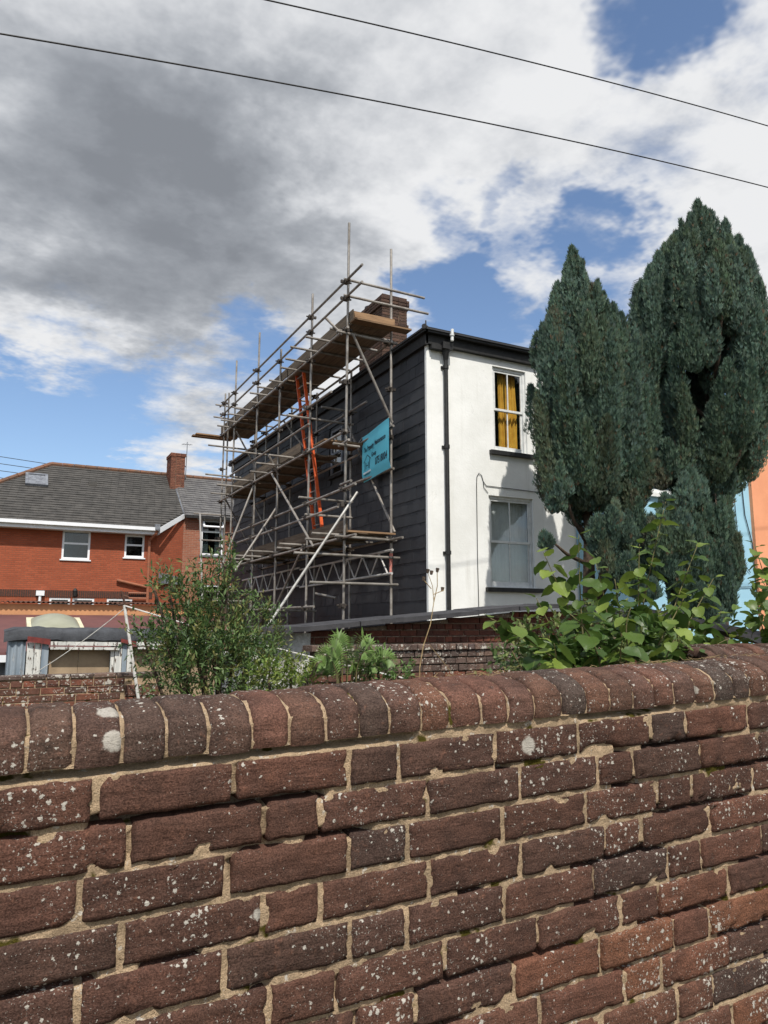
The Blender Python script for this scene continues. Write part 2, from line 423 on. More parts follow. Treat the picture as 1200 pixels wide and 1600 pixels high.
M_felt = plain('roofing_felt', (78, 80, 84), (54, 55, 58), 5, 0.9, 0.7, 55, 0.008, fine=0.35)
M_copeA = plain('slate_coping', (68, 67, 69), (50, 49, 51), 4, 0.75, 0.6, 45, 0.006, fine=0.3)
M_maroon = plain('maroon_roof', (112, 72, 68), (98, 64, 62), 2, 0.85, 0.3, 40, fine=0.15)
M_tan = plain('tan_render', (204, 150, 106), (190, 138, 98), 3, 0.9, 0.3, 40, fine=0.12)
M_rust = plain('rusty_sheet', (96, 66, 52), (74, 54, 46), 9, 0.85, 0.3, 60)
M_ply = plain('plywood_panel', (168, 146, 118), (146, 126, 102), 3, 0.85, 0.3, 50, fine=0.15)
M_cream = plain('cream_frame', (222, 212, 182), (204, 194, 164), 8, 0.6, 0.2, 60)
M_oxide = plain('red_oxide_timber', (122, 52, 46), (94, 44, 40), 14, 0.8, 0.5, 70)
M_brownpipe = plain('brown_pipe', (164, 102, 74), (142, 92, 70), 6, 0.5, 0.1, 60)
M_skyb = plain('sky_blue_render', (160, 202, 220), (150, 192, 212), 2, 0.85, 0.3, 35, fine=0.06)
M_peach = plain('peach_render', (232, 160, 120), (222, 150, 112), 2, 0.85, 0.3, 35, fine=0.06)
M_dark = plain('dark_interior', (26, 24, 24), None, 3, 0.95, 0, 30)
M_net = plain('net_curtain', (214, 215, 212), (200, 202, 200), 3, 0.95, 0.1, 60, fine=0.06)
M_yel = plain('mustard_curtain', (220, 172, 66), (206, 156, 56), 8, 0.9, 0.2, 60)
M_bark = plain('bark', (92, 76, 62), (62, 52, 44), 16, 0.95, 0.8, 70, 0.01)
M_stem = plain('green_stem', (110, 104, 66), (92, 84, 56), 14, 0.8, 0.3, 80)
M_straw = plain('dry_straw', (168, 146, 106), (130, 108, 76), 30, 0.9, 0.1, 90)
M_earth = plain('earth_and_grass', (86, 82, 54), (70, 62, 46), 1.5, 0.95, 0.6, 20, 0.02)
M_cable = plain('black_cable', (30, 30, 32), None, 3, 0.6, 0, 30)
M_line = plain('washing_line', (214, 212, 206), (190, 186, 178), 20, 0.6, 0.1, 60)
M_rubble = plain('whitewashed_rubble', (206, 206, 202), (150, 148, 142), 7, 0.9, 0.9, 26, 0.02, fine=0.3)
M_dome = plain('dome_acrylic', (158, 158, 138), (146, 146, 126), 3, 0.35, 0.0, 40, fine=0.04)
M_glass = glass_mat('window_glass', (0.95, 0.97, 0.97), 1.2)
M_glassd = glass_mat('dark_glass', (0.5, 0.55, 0.55), 1.6)
M_pink = plain('faded_red_tape', (208, 138, 124), (190, 110, 98), 20, 0.7, 0.1, 60)


def peel_mat(name, paint1, paint2, under, axis_scale):
    """flaking paint over bare boards"""
    m, t = new_mat(name)
    n = t.noise(t.vmath('MULTIPLY', t.pos, axis_scale), 1.0, 6, 0.7)
    streak = t.ramp(t.noise(t.vmath('MULTIPLY', t.pos, (14, 14, 2.0)), 1.0, 4), 0.35, 0.65)
    c = t.mix(streak, lin(*paint1), lin(*paint2))
    pk = t.ramp(n, 0.56, 0.60)
    c = t.mix(pk, c, lin(*under))
    finish(t, c, 0.8, t.math('SUBTRACT', 1.0, pk), 0.004, 0.8)
    return m


M_peelw = peel_mat('flaking_white', (214, 212, 204), (188, 188, 182), (92, 76, 66), (22, 22, 7))
M_peelb = peel_mat('flaking_blue_grey', (142, 152, 160), (118, 130, 140), (160, 164, 166), (18, 18, 4))

# ------------------------------------------------------------------ ground
g = MB(); g.quad((-400, -300, 0), (500, -300, 0), (500, 700, 0), (-400, 700, 0))
tag(g.build('ground', M_earth), 'bare earth and rough grass under the gardens', kind='structure')

# ------------------------------------------------------------------ the near brick wall
WY, SL, CP, ZC1, CB = 1.287, 0.027, 0.0745, 1.345, 1.396
wall = thing('brick_wall', 'weathered dark red brick wall with rounded coping crossing the foreground', 'wall', (0.8, WY, 0))
J = {1: [.14, .343, .54, .635, .841, 1.043, 1.242, 1.347, 1.552], 2: [.189, .393, .487, .693, .896, 1.091, 1.187, 1.388, 1.588],
     3: [.125, .336, .54, .653, .854, 1.055, 1.253, 1.356, 1.557], 4: [.185, .395, .491, .694, .893, 1.101, 1.202, 1.404],
     5: [.131, .335, .543, .648, .852, 1.067, 1.271, 1.369, 1.569], 6: [.205, .408, .52, .724, .927, 1.133, 1.239, 1.45],
     7: [.14, .345, .555, .664, .871, 1.075, 1.275, 1.381], 8: [.21, .415, .52, .725, .925, 1.134, 1.237, 1.436]}


def course_joints(n, xa, xb):
    b = [x * 1.1 for x in J.get(n, J[7 if n % 2 else 8])]
    k = 0
    while b[-1] < xb: b.append(b[-1] + (0.2235 if k % 4 != 3 else 0.112)); k += 1
    k = 1
    while b[0] > xa: b.insert(0, b[0] - (0.2235 if k % 4 != 3 else 0.112)); k += 1
    return b


def nz(x, y, z): return noise.noise((x, y, z))


def rough_brick(x0, x1, zc, h, sd, fine=True):
    L = x1 - x0; nx = max(5, int(L / (0.0105 if fine else 0.03))); nzz = 7 if fine else 4
    yo = random.uniform(-0.0035, 0.0035); tilt = random.uniform(-0.012, 0.012)
    dx = random.uniform(-.0015, .0015)
    V = []; F = []
    for j in range(nzz + 1):
        for i in range(nx + 1):
            a, b = i / nx, j / nzz
            x = x0 + a * L; z = zc + (b - 0.5) * h + tilt * (x - (x0 + x1) / 2) * 0.5
            ed = min(min(a, 1 - a) * L, min(b, 1 - b) * h)
            cor = math.hypot(max(0, 0.014 - min(a, 1 - a) * L), max(0, 0.014 - min(b, 1 - b) * h))
            wob = 1.0 if ed < 0.002 else 0.25
            wx = nz(x * 55, z * 55, sd) * 0.0034 * wob; wz = (nz(x * 34 + 9, z * 20, sd + 5.1) * 0.0026 + nz(x * 90, z * 40, sd + 7.7) * 0.0018) * wob
            chip = max(0, nz(x * 26, z * 40, sd + 2.2) - 0.26) * 0.035 if ed < 0.010 else 0
            if cor > 0.012:
                wx += (0.5 - a) * 0.006; wz += (0.5 - b) * 0.005
            y = WY + yo + nz(x * 30, z * 60, sd) * 0.0020 + nz(x * 110, z * 170, sd + 1) * 0.0016 + chip
            y += 0.0022 * max(0, 1 - ed / 0.0050) ** 2
            V.append((x + wx + dx, y, z + wz + SL * x))
    idx = lambda i, j: j * (nx + 1) + i
    for j in range(nzz):
        for i in range(nx): F.append((idx(i, j), idx(i + 1, j), idx(i + 1, j + 1), idx(i, j + 1)))
    ring = [idx(i, 0) for i in range(nx + 1)] + [idx(nx, j) for j in range(1, nzz + 1)] + [idx(i, nzz) for i in range(nx - 1, -1, -1)] + [idx(0, j) for j in range(nzz - 1, 0, -1)]
    b0 = len(V)
    for r in ring: V.append((V[r][0], WY + 0.085, V[r][2]))
    m = len(ring)
    for k in range(m): F.append((ring[(k + 1) % m], ring[k], b0 + k, b0 + (k + 1) % m))
    return V, F


NC = 10
for n in range(1, NC + 1):
    zc = ZC1 - (n - 1) * CP
    jj = course_joints(n, -1.6, 3.5)
    for a, b in zip(jj, jj[1:]):
        V, F = rough_brick(a + .0031, b - .0031, zc, CP - .0066, n * 3.7 + a * 11)
        red = (n >= 6 and a > 0.5 and random.random() < 0.12 * (n - 4) * min(1.0, a / 1.3)) or (n > 8 and random.random() < .5)
        place(bpy.data.objects.new('brick', mesh_data('brick', V, F, M_front_r if red else M_front, True)), wall)
low = ([], [])
for n in range(NC + 1, 19):
    jj = course_joints(n, -1.6, 3.5)
    for a, b in zip(jj, jj[1:]):
        V, F = rough_brick(a + .0058, b - .0058, ZC1 - (n - 1) * CP, CP - .0112, n * 3.7 + a * 11, False)
        o = len(low[0]); low[0].extend(V); low[1].extend([tuple(i + o for i in f) for f in F])
tag(place(bpy.data.objects.new('lower_courses', mesh_data('lower_courses', low[0], low[1], M_front_r, True)), wall), kind='stuff')

# mortar face, raked out in places so that the bricks above throw deep shadow
xs = np.concatenate([np.arange(-1.5, -0.4, 0.012), np.arange(-0.4, 2.2, 0.0065), np.arange(2.2, 3.5, 0.012)])
vs = np.concatenate([np.arange(0.0, 0.58, 0.02), np.arange(0.58, CB + 0.006, 0.0058)])
V = []
for v in vs:
    n = (ZC1 + CP / 2 - v) / CP; nb = round(n); off = (v - (ZC1 + CP / 2 - nb * CP))
    for x in xs:
        y = WY + 0.0078 + nz(x * 30, v * 30, 3) * 0.0040 + nz(x * 120, v * 120, 8) * 0.0030
        if abs(off) < 0.013 and v < 1.35:
            k = nz(x * 3.4 + nb * 17.3, nb * 5.1, 1.7) + 0.45 * nz(x * 11, nb * 3.3, 4.4)
            dp = min(1, max(0, (k - 0.10) / 0.10))
            if off > -0.010: y += 0.045 * dp
        elif abs(v - CB) < 0.02:
            k = nz(x * 2.6 + 4, 3.3, 2.7) + 0.3 * nz(x * 9, 1, 2)
            y += 0.034 * min(1, max(0, (k + 0.05) / 0.1)) * (1 if v > CB - 0.012 else 0)
        else:
            k = nz(x * 9 + 3, v * 6, 9.7)
            y += 0.012 * min(1, max(0, (k - 0.3) / 0.15)) - 0.002 * min(1, max(0, (-k - 0.25) / 0.1))
        V.append((x, y, v + SL * x))
nx_, nv_ = len(xs), len(vs)
ii, jj_ = np.meshgrid(np.arange(nx_ - 1), np.arange(nv_ - 1)); k0 = (jj_ * nx_ + ii).ravel()
place(bpy.data.objects.new('mortar', mesh_data('mortar', np.array(V), np.stack([k0, k0 + 1, k0 + nx_ + 1, k0 + nx_], 1), M_mortar, True)), wall)
core = MB(); core.prism([(-1.5, WY + .05, -.04), (3.48, WY + .05, .09), (3.48, WY + .05, CB - .004 + SL * 3.48), (-1.5, WY + .05, CB - .004 - SL * 1.5)], (0, 0.17, 0))
core.build('wall_core', M_mortar_d, wall)

# rounded coping of bricks on edge
CW_, CH_ = 0.236, 0.089
prof = [(0.0, 0.0), (-0.001, .012), (0.0, .026), (0.001, .038)]
for k in range(1, 13):
    a = math.pi / 2 * k / 12; prof.append((0.118 * (1 - math.cos(a)), 0.038 + (CH_ - 0.038) * math.sin(a)))
prof = prof + [(CW_ - p[0], p[1]) for p in prof[-2::-1]]
PN = []
for i, p in enumerate(prof):
    a, b = prof[max(0, i - 1)], prof[min(len(prof) - 1, i + 1)]
    t = Vector((b[0] - a[0], b[1] - a[1])).normalized(); PN.append((-t.y, t.x))


def coping_brick(x0, x1, sd):
    nx = 7; V = []; F = []; L = x1 - x0; m = len(prof)
    lift = random.uniform(-.003, .003); yo = random.uniform(-.004, .003) - 0.005; skew = random.uniform(-.004, .004)
    cols = [-1] + list(range(nx + 1)) + [nx + 1]
    for c in cols:
        a = min(1, max(0, c / nx)); x = x0 + a * L; ed = min(a, 1 - a) * L
        ins = 0.0042 * max(0, 1 - ed / 0.008) ** 2
        if c in (-1, nx + 1): ins = 0.035
        for i, (py, pz) in enumerate(prof):
            s = i / (m - 1)
            dsp = nz(x * 45, s * 14, sd) * 0.0026 + nz(x * 120, s * 45, sd + 3) * 0.0013 - ins
            wob = nz(s * 12, sd, 4.4) * 0.0028 if c < nx / 2 else nz(s * 12, sd, 9.4) * 0.0028
            lowr = 0.004 * max(0, 1 - pz / 0.008)
            V.append((x + wob + skew * (s - .25), WY + yo + py + PN[i][0] * dsp + lowr, CB + lift + pz + PN[i][1] * dsp + SL * x))
    for c in range(len(cols) - 1):
        for i in range(m - 1):
            F.append((c * m + i, (c + 1) * m + i, (c + 1) * m + i + 1, c * m + i + 1))
    return V, F


cj = [v * 1.1 for v in (.045, .107, .172, .236, .299, .368, .432, .496, .558, .616, .678, .738, .808, .870, .931, .999, 1.065, 1.129, 1.192, 1.253, 1.314, 1.38, 1.443, 1.507, 1.562)]
while cj[-1] < 3.45: cj.append(cj[-1] + random.uniform(.066, .073))
while cj[0] > -1.5: cj.insert(0, cj[0] - random.uniform(.066, .073))
for k, (a, b) in enumerate(zip(cj, cj[1:])):
    V, F = coping_brick(a + .0031, b - .0031, k * 2.3)
    place(bpy.data.objects.new('coping_brick', mesh_data('coping_brick', V, F, M_cope, True)), wall)
V = []; F = []; xs = np.concatenate([np.arange(-1.5, -.3, .02), np.arange(-.3, 2.2, .0075), np.arange(2.2, 3.48, .02)]); m = len(prof)
for x in xs:
    for i, (py, pz) in enumerate(prof):
        dsp = -0.0075 + nz(x * 40, i * .9, 5) * 0.006 + nz(x * 110, i * 2, 7) * 0.003 - 0.02 * max(0, nz(x * 9, i * .35, 6.6) - .3)
        V.append((x, WY - .004 + py + PN[i][0] * dsp, CB + pz + PN[i][1] * dsp + SL * x))
for c in range(len(xs) - 1):
    for i in range(m - 1): F.append((c * m + i, (c + 1) * m + i, (c + 1) * m + i + 1, c * m + i + 1))
place(bpy.data.objects.new('coping_mortar', mesh_data('coping_mortar', V, F, M_mortar, True)), wall)

# ------------------------------------------------------------------ generic brick pieces for walls farther off
def small_brick_mesh(L, H, D, sd, m, ch=0.006):
    rr = random.Random(sd); j = lambda a: rr.uniform(-a, a)
    V = []
    for (y, c) in ((0.0, ch), (ch, 0.0), (D, 0.0)):
        for x, z in ((-L / 2 + c, -H / 2 + c), (L / 2 - c, -H / 2 + c), (L / 2 - c, H / 2 - c), (-L / 2 + c, H / 2 - c)):
            V.append((x + j(.003), y + j(.002), z + j(.003)))
    F = [(0, 1, 2, 3)]
    for r in (0, 4):
        for i in range(4): F.append((r + (i + 1) % 4, r + i, r + 4 + i, r + 4 + (i + 1) % 4))
    return mesh_data('brick', V, F, m)


def lay_bricks(parent, x0, x1, z0, z1, Y, m, bl=0.215, bh=0.065, gap=0.01, depth=0.06, header=0, jig=0.004, name='brick', top=None, rotz=None, origin=None, skip=None):
    """courses of single bricks on a face towards -Y (or turned by rotz about origin)"""
    kinds = {}
    nrow = max(1, int(round((z1 - z0) / (bh + gap)))); out = []
    for r in range(nrow):
        z = z0 + (r + .5) * (bh + gap)
        L = bl if not (header and r % header == header - 1) else (bl - gap) / 2
        x = x0 - (0 if r % 2 == 0 else (L + gap) / 2)
        while x < x1 - 0.01:
            a, b = max(x, x0), min(x + L, x1)
            if b - a > 0.03:
                key = (round(b - a, 3), random.randrange(3))
                if key not in kinds: kinds[key] = small_brick_mesh(b - a, bh, depth, len(kinds), m)
                c = Vector(((a + b) / 2, Y + random.uniform(-jig, jig), z))
                if (top is None or z + bh / 2 < top(c.x)) and not (skip and skip(c.x, z)):
                    if rotz is None: out.append(inst(name, kinds[key], parent, c))
                    else:
                        R = Matrix.Translation(Vector(origin)) @ Matrix.Rotation(rotz, 4, 'Z')
                        o = bpy.data.objects.new(name, kinds[key]); out.append(place(o, parent, R @ Matrix.Translation(c)))
            x += L + gap
    return out


# ------------------------------------------------------------------ the white end house with slate-hung side
HX, HY, HX2, HY2, EAVE = 7.05, 11.8, 10.65, 25.2, 7.02
house = thing('white_house', 'white rendered end house with black slate-hung side wall behind scaffolding', 'house', (HX, HY, 0))
W1 = (8.58, 9.42, 5.10, 6.88); W2 = (8.42, 9.52, 2.36, 4.18)
b = facade(HX, HX2, 0, EAVE + .1, [W1, W2], HY, 0.11)
wf = b.build('front_wall', M_white, house)
b = MB(); b.box(HX + .02, HX2, HY + .9, HY2, 0, EAVE + .15); b.build('wall_core', M_dark, house)
b = MB(); b.quad((HX, HY, 0), (HX, HY, EAVE + .1), (HX, HY2, EAVE + .1), (HX, HY2, 0)); b.build('side_wall', M_black, house)
b = MB(); b.box(HX - .045, HX + .06, HY - .02, HY - .003, 0, EAVE + .02); b.box(HX - .045, HX - .003, HY - .003, HY + .045, 0, EAVE + .02)
b.build('corner_board', M_white, house)

# slates: real lapped pieces
SE, SW_ = 0.245, 0.25
WS = (15.75, 16.45, 5.25, 6.40)                                   # small sash window in the side wall (Y range, Z range)


def slate_mesh(sd):
    rr = random.Random(sd); w2 = SW_ / 2 - .0015; H = SE + .10; j = lambda a: rr.uniform(-a, a)
    V = []
    for (z, xo) in ((0, -.0195), (H, -.004)):
        for y in (-w2, w2):
            V += [(xo - .006 + j(.001), y, z + (j(.005) if z == 0 else 0)), (xo + .001, y, z)]
    F = [(0, 4, 6, 2), (0, 2, 3, 1), (0, 1, 5, 4), (2, 6, 7, 3), (4, 5, 7, 6), (1, 3, 7, 5)]
    return mesh_data('slate', V, F, M_slate)


sms = [slate_mesh(i) for i in range(6)]
rest = MB(); cnt = 0
nrows = int((EAVE - 1.25) / SE)
for r in range(nrows):
    z = EAVE - .02 - (r + 1) * SE
    y = HY + .05 + SW_ / 2 - (SW_ / 2 if r % 2 else 0)
    if r % 2: inst('slate', sms[r % 6], house, (HX - .012, HY + .048 + SW_ / 4, z), (0, 0, random.uniform(-.01, .01)), (1, .49, 1)); cnt += 1
    while y < HY2:
        if y - SW_ / 2 > HY + .03 and not (WS[0] - .05 < y < WS[1] + .05 and WS[2] - .3 < z < WS[3]):
            c = (HX - .012 + random.uniform(-.003, .003), y, z + random.uniform(-.003, .003))
            if y < HY + 3.35 and cnt < 298:
                inst('slate', sms[random.randrange(6)], house, c, (0, 0, random.uniform(-.012, .012))); cnt += 1
            else:
                c = (c[0] + random.uniform(-.004, .004), c[1], c[2] + random.uniform(-.006, .006)); rest.box(c[0] - .026, c[0] - .006, y - SW_ / 2 + .0015, y + SW_ / 2 - .0015, c[2], c[2] + SE + .02, None)
                k = len(rest.v) - 8
                for q in (4, 5, 6, 7): rest.v[k + q].x += .018
        y += SW_
tag(rest.build('slate_cladding', M_slate, house), kind='stuff')
b = MB(); b.box(HX - .05, HX + .0, WS[0], WS[1], WS[2], WS[2] + .06); b.box(HX - .05, HX, WS[0], WS[1], WS[3] - .06, WS[3])
b.box(HX - .05, HX, WS[0], WS[0] + .07, WS[2] + .06, WS[3] - .06); b.box(HX - .05, HX, WS[1] - .07, WS[1], WS[2] + .06, WS[3] - .06)
b.box(HX - .04, HX, WS[0] + .07, WS[1] - .07, 5.78, 5.83)
sw = b.build('side_window', M_lead, house)
b = MB(); b.box(HX - .022, HX - .012, WS[0] + .07, WS[1] - .07, WS[2] + .06, WS[3] - .06); b.build('pane', M_glassd, sw)
b = MB(); b.box(HX - .10, HX - .0, WS[0] - .08, WS[1] + .08, WS[2] - .07, WS[2]); b.build('sill', M_black, sw)

# eaves: black fascia boards, gutter, lead-edged low hipped roof
b = MB()
b.box(HX - .09, HX2 + .2, HY - .10, HY - .004, EAVE + .02, EAVE + .27)
b.build('front_fascia', M_black, house)
b = MB(); b.box(HX - .11, HX - .046, HY - .10, HY2 + .1, EAVE + .0, EAVE + .25); b.build('side_fascia', M_black, house)
b = MB(); b.box(HX - .16, HX2 + .2, HY - .21, HY - .103, EAVE + .21, EAVE + .31); b.build('front_gutter', M_black, house)
b = MB(); b.box(HX - .19, HX - .113, HY - .21, HY2 + .15, EAVE + .21, EAVE + .30); b.build('side_gutter', M_black, house)
RZ = EAVE + .285
b = MB()
e = [(HX - .22, HY - .24, RZ), (HX2 + .2, HY - .24, RZ), (HX2 + .2, HY2 + .2, RZ), (HX - .22, HY2 + .2, RZ)]
rg = [(HX + 2.1, HY + 2.1, RZ + .62), (HX + 2.1, HY2 - 2.1, RZ + .62), (HX2 + .2, HY + 2.1, RZ + .62), (HX2 + .2, HY2 - 2.1, RZ + .62)]
b.quad(e[0], e[1], rg[2], rg[0]); b.quad(e[3], e[0], rg[0], rg[1]); b.quad(e[2], e[3], rg[1], rg[3]); b.quad(rg[0], rg[2], rg[3], rg[1])
b.prism([(p[0], p[1], RZ - .035) for p in e], (0, 0, .03))
b.build('roof', M_slate, house)
b = MB()
for k in range(8):                                                 # lead roll on the near hip
    b.tube(Vector(e[0]).lerp(Vector(rg[0]), k / 8), Vector(e[0]).lerp(Vector(rg[0]), (k + 1) / 8), .05, 8)
b.tube(Vector(e[0]) + Vector((.10, .1, .02)), Vector(e[0]) + Vector((.10, .1, .17)), .014, 6)
b.build('hip_roll', M_copeA, house)
# downpipe with hopper
b = MB(); b.tube((7.42, HY - .07, 0), (7.42, HY - .07, EAVE - .25), .042, 12); b.tube((7.42, HY - .07, EAVE - .25), (7.40, HY - .10, EAVE - .02), .042, 12, .085)
b.box(7.29, 7.52, HY - .19, HY - .012, EAVE - .05, EAVE + .085)
pipe = b.build('downpipe', M_black, house, False)
for z in (5.0, 2.95, 6.6):
    b = MB(); b.tube((7.42, HY - .07, z), (7.42, HY - .07, z + .07), .056, 12); b.box(7.34, 7.50, HY - .03, HY - .003, z + .005, z + .06); b.build('pipe_bracket', M_black, pipe)
b = MB(); b.tube((7.46, HY - .245, EAVE + .10), (7.47, HY - .24, EAVE + .34), .032, 8); b.tube((7.46, HY - .245, EAVE + .2), (7.46, HY - .245, EAVE + .235), .045, 8); b.build('gutter_bracket', M_wpaint, house)
b = MB(); b.box(7.06, 7.40, HY - .13, HY - .02, EAVE - .07, EAVE + .018); b.build('fascia_bracket', M_black, house)


def sash(parent, x0, x1, z0, z1, Y, m=M_wpaint, mid=0.5, back=None, glass=M_glass, sillm=M_black, bars=1):
    """double-hung sash in an opening; Y is the wall face"""
    b = MB(); f = .055; y0, y1 = Y + .045, Y + .12
    b.box(x0, x0 + f, y0, y1, z0, z1); b.box(x1 - f, x1, y0, y1, z0, z1); b.box(x0 + f, x1 - f, y0, y1, z1 - f, z1); b.box(x0 + f, x1 - f, y0, y1, z0, z0 + .04)
    win = b.build('window', m, parent)
    zm = z0 + (z1 - z0) * mid; a, c = x0 + f, x1 - f; s = .042
    for (q0, q1, yy, nm) in ((zm - .02, z1 - f, Y + .06, 'upper_sash'), (z0 + .04, zm + .02, Y + .088, 'lower_sash')):
        b = MB(); b.box(a, a + s, yy, yy + .026, q0, q1); b.box(c - s, c, yy, yy + .026, q0, q1); b.box(a + s, c - s, yy, yy + .026, q1 - .045, q1)
        b.box(a + s, c - s, yy, yy + .026, q0, q0 + (.045 if nm == 'upper_sash' else .085))
        for k in range(bars):
            xm = a + s + (c - a - 2 * s) * (k + 1) / (bars + 1); b.box(xm - .012, xm + .012, yy + .002, yy + .024, q0 + .045, q1 - .045)
        b.build(nm, m, win)
        xs_ = [a + s + (c - a - 2 * s) * k / (bars + 1) for k in range(bars + 2)]
        for k in range(bars + 1):
            p = MB(); p.box(xs_[k] + .006, xs_[k + 1] - .006, yy + .011, yy + .015, q0 + .03, q1 - .03); p.build('pane', glass, win)
    p = MB(); p.box(x0 - .12, x1 + .14, Y - .085, Y + .044, z0 - .085, z0 - .002); p.build('sill', sillm, win)
    b = MB(); b.box(x0, x1, Y + .75, Y + .76, z0 - .1, z1 + .1); b.box(x0 - .02, x0 - .004, Y + .121, Y + .75, z0 - .1, z1 + .1); b.box(x1 + .004, x1 + .02, Y + .121, Y + .75, z0 - .1, z1 + .1)
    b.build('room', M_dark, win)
    return win


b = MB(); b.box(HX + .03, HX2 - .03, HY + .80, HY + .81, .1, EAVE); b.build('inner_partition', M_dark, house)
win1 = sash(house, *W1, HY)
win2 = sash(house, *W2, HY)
# mustard curtains hanging behind the upper window
for (xa, xb, amp, ph) in ((8.87, 8.99, .022, 0), (9.02, 9.30, .028, 1.1)):
    V = []; F = []; n = 26
    for i in range(n + 1):
        x = xa + (xb - xa) * i / n; yy = HY + .22 + amp * math.sin(i * 1.15 + ph) + .01 * math.sin(i * .5)
        for j, z in enumerate(np.linspace(W1[2] - .05, W1[3] - .03 - (.004 * (i % 5)), 8)):
            V.append((x - .04 * (1 - j / 7) * math.sin(i * .2), yy + .012 * math.sin(j * 1.3 + i), z))
    for i in range(n):
        for j in range(7): F.append((i * 8 + j, (i + 1) * 8 + j, (i + 1) * 8 + j + 1, i * 8 + j + 1))
    place(bpy.data.objects.new('curtain', mesh_data('curtain', V, F, M_yel, True)), win1)
# grey net filling the lower window
V = []; F = []; n = 60
for i in range(n + 1):
    x = W2[0] + .03 + (W2[1] - W2[0] - .06) * i / n
    for z in (W2[2] - .02, W2[3] + .02): V.append((x, HY + .19 + .003 * math.sin(i * 1.3) + .003 * math.sin(i * .41), z))
for i in range(n): F.append((2 * i, 2 * i + 2, 2 * i + 3, 2 * i + 1))
place(bpy.data.objects.new('net_curtain', mesh_data('net_curtain', V, F, M_net, True)), win2)
# cables clipped to the render
b = MB(); b.path([(8.13, HY - .012, 1.5), (8.12, HY - .012, 3.0), (8.13, HY - .014, 4.35), (8.14, HY - .014, 4.52), (8.19, HY - .016, 4.60), (8.25, HY - .016, 4.56), (8.29, HY - .014, 4.44), (8.36, HY - .014, 4.36), (9.6, HY - .014, 4.34), (10.6, HY - .014, 4.34)], .007, 6)
b.path([(8.29, HY - .014, 4.44), (8.30, HY - .016, 4.32), (8.40, HY - .014, 4.22)], .006, 6)
b.build('wall_cable', M_cable, house)

# chimney stack, brick by brick
M_chim = brick_mat('chimney_brick', [(90, 72, 64), (76, 64, 58), (102, 80, 70), (70, 60, 56)], 0.35, 0.5, 25)
cx0, cx1, cy0, cy1, cz0, cz1 = 7.44, 8.10, 14.5, 15.76, 7.1, 9.35
b = MB(); b.box(cx0 + .012, cx1 - .012, cy0 + .012, cy1 - .012, cz0, cz1 - .02); chim = b.build('chimney', M_mortar_d, house)
zz = cz0; k = 0
while zz < cz1 - .04:
    proj = 0.045 if (zz > cz1 - .36 and zz < cz1 - .1) else (0.03 if abs(zz - (cz1 - .80)) < .05 else 0.0)
    lay_bricks(chim, cx0 - proj, cx1 + proj, zz, zz + .075, cy0 - proj, M_chim, depth=.1 + proj, jig=.003)
    lay_bricks(chim, 0, cy1 - cy0 + 2 * proj, zz, zz + .075, 0, M_chim, depth=.1 + proj, jig=.003, rotz=-math.pi / 2, origin=(cx0 - proj, cy1 + proj, 0))
    zz += .075; k += 1
b = MB(); b.tube((7.7, 15.2, cz1 - .05), (7.7, 15.2, cz1 + .02), .2, 10, .12); b.tube((7.62, 15.55, cz1 - .04), (7.62, 15.55, cz1 + .10), .14, 12, .12); b.build('chimney_pot', M_copeA, chim)

# neighbours in the same terrace
for (nm, xa, xb, m, lab, hz) in (('blue_house', 10.65, 16.3, M_skyb, 'pale blue rendered house seen between the conifers and the peach house', 6.9), ('peach_house', 16.3, 22.5, M_peach, 'peach orange rendered house at the right edge of the view', 7.3)):
    h = thing(nm, lab, 'house', (xa, HY, 0))
    ho = [(xa + 2.2, xa + 3.2, 4.6, 6.1)]
    facade(xa + .005, xb, 0, hz, ho, HY + (.03 if xa < 16 else -.05), .12).build('front_wall', m, h)
    b = MB(); b.box(xa + .01, xb - .01, HY + .9, HY + 9, 0, hz - .02); b.build('wall_core', M_dark, h)
    b = MB(); b.quad((xa, HY - .05, 0), (xa, HY - .05, hz), (xa, HY + 9, hz), (xa, HY + 9, 0)); b.build('side_wall', m, h)
    b = MB(); b.quad((xa, HY - .25, hz), (xb, HY - .25, hz), (xb, HY + 4.5, hz + 1.3), (xa, HY + 4.5, hz + 1.3)); b.quad((xa, HY + 9.2, hz), (xa, HY + 4.5, hz + 1.3), (xb, HY + 4.5, hz + 1.3), (xb, HY + 9.2, hz)); b.build('roof', M_rooft2, h)
    for o_ in ho: sash(h, *o_, HY + (.03 if xa < 16 else -.05), sillm=M_wpaint)
    if xa < 16:
        b = MB(); b.tube((14.2, 13, hz + .2), (14.24, 13, 10.62), .018, 8); a_, c_ = Vector((14.24, 13, 10.6)), Vector((13.94, 12.9, 10.13)); b.tube(a_, c_, .02, 6)
        for k in range(7): b.tube(a_.lerp(c_, k / 6) + Vector((-.03, .2, 0)), a_.lerp(c_, k / 6) + Vector((.03, -.2, 0)), .007, 5)
        b.build('aerial', M_cable, h)
        b = MB(); b.path([(16.0, HY - .0, 5.4), (16.05, HY - .0, 4.3), (16.25, HY, 3.6), (16.28, HY - .0, 2.0)], .012, 6); b.path([(15.7, HY, 5), (15.75, HY, 3.2), (16.1, HY, 2.9)], .009, 6); b.path([(14.8, HY, 2.5), (16.2, HY, 2.56)], .009, 6); b.build('wall_cable', M_cable, h)

# ------------------------------------------------------------------ scaffold
XO, XI = 5.85, 6.85
YS = [12.97, 14.95, 17.05, 18.92, 21.15, 22.32]
sc = thing('scaffold', 'tall steel tube scaffold with timber platforms against the slate wall', 'scaffold', (XO, YS[0], 0))
R_ = .0265
stds = {}
TO = [9.87, 9.15, 8.55, 9.67, 9.6, 8.9]; TI = [9.55, 7.45, 7.55, 8.3, 7.9, 8.8]


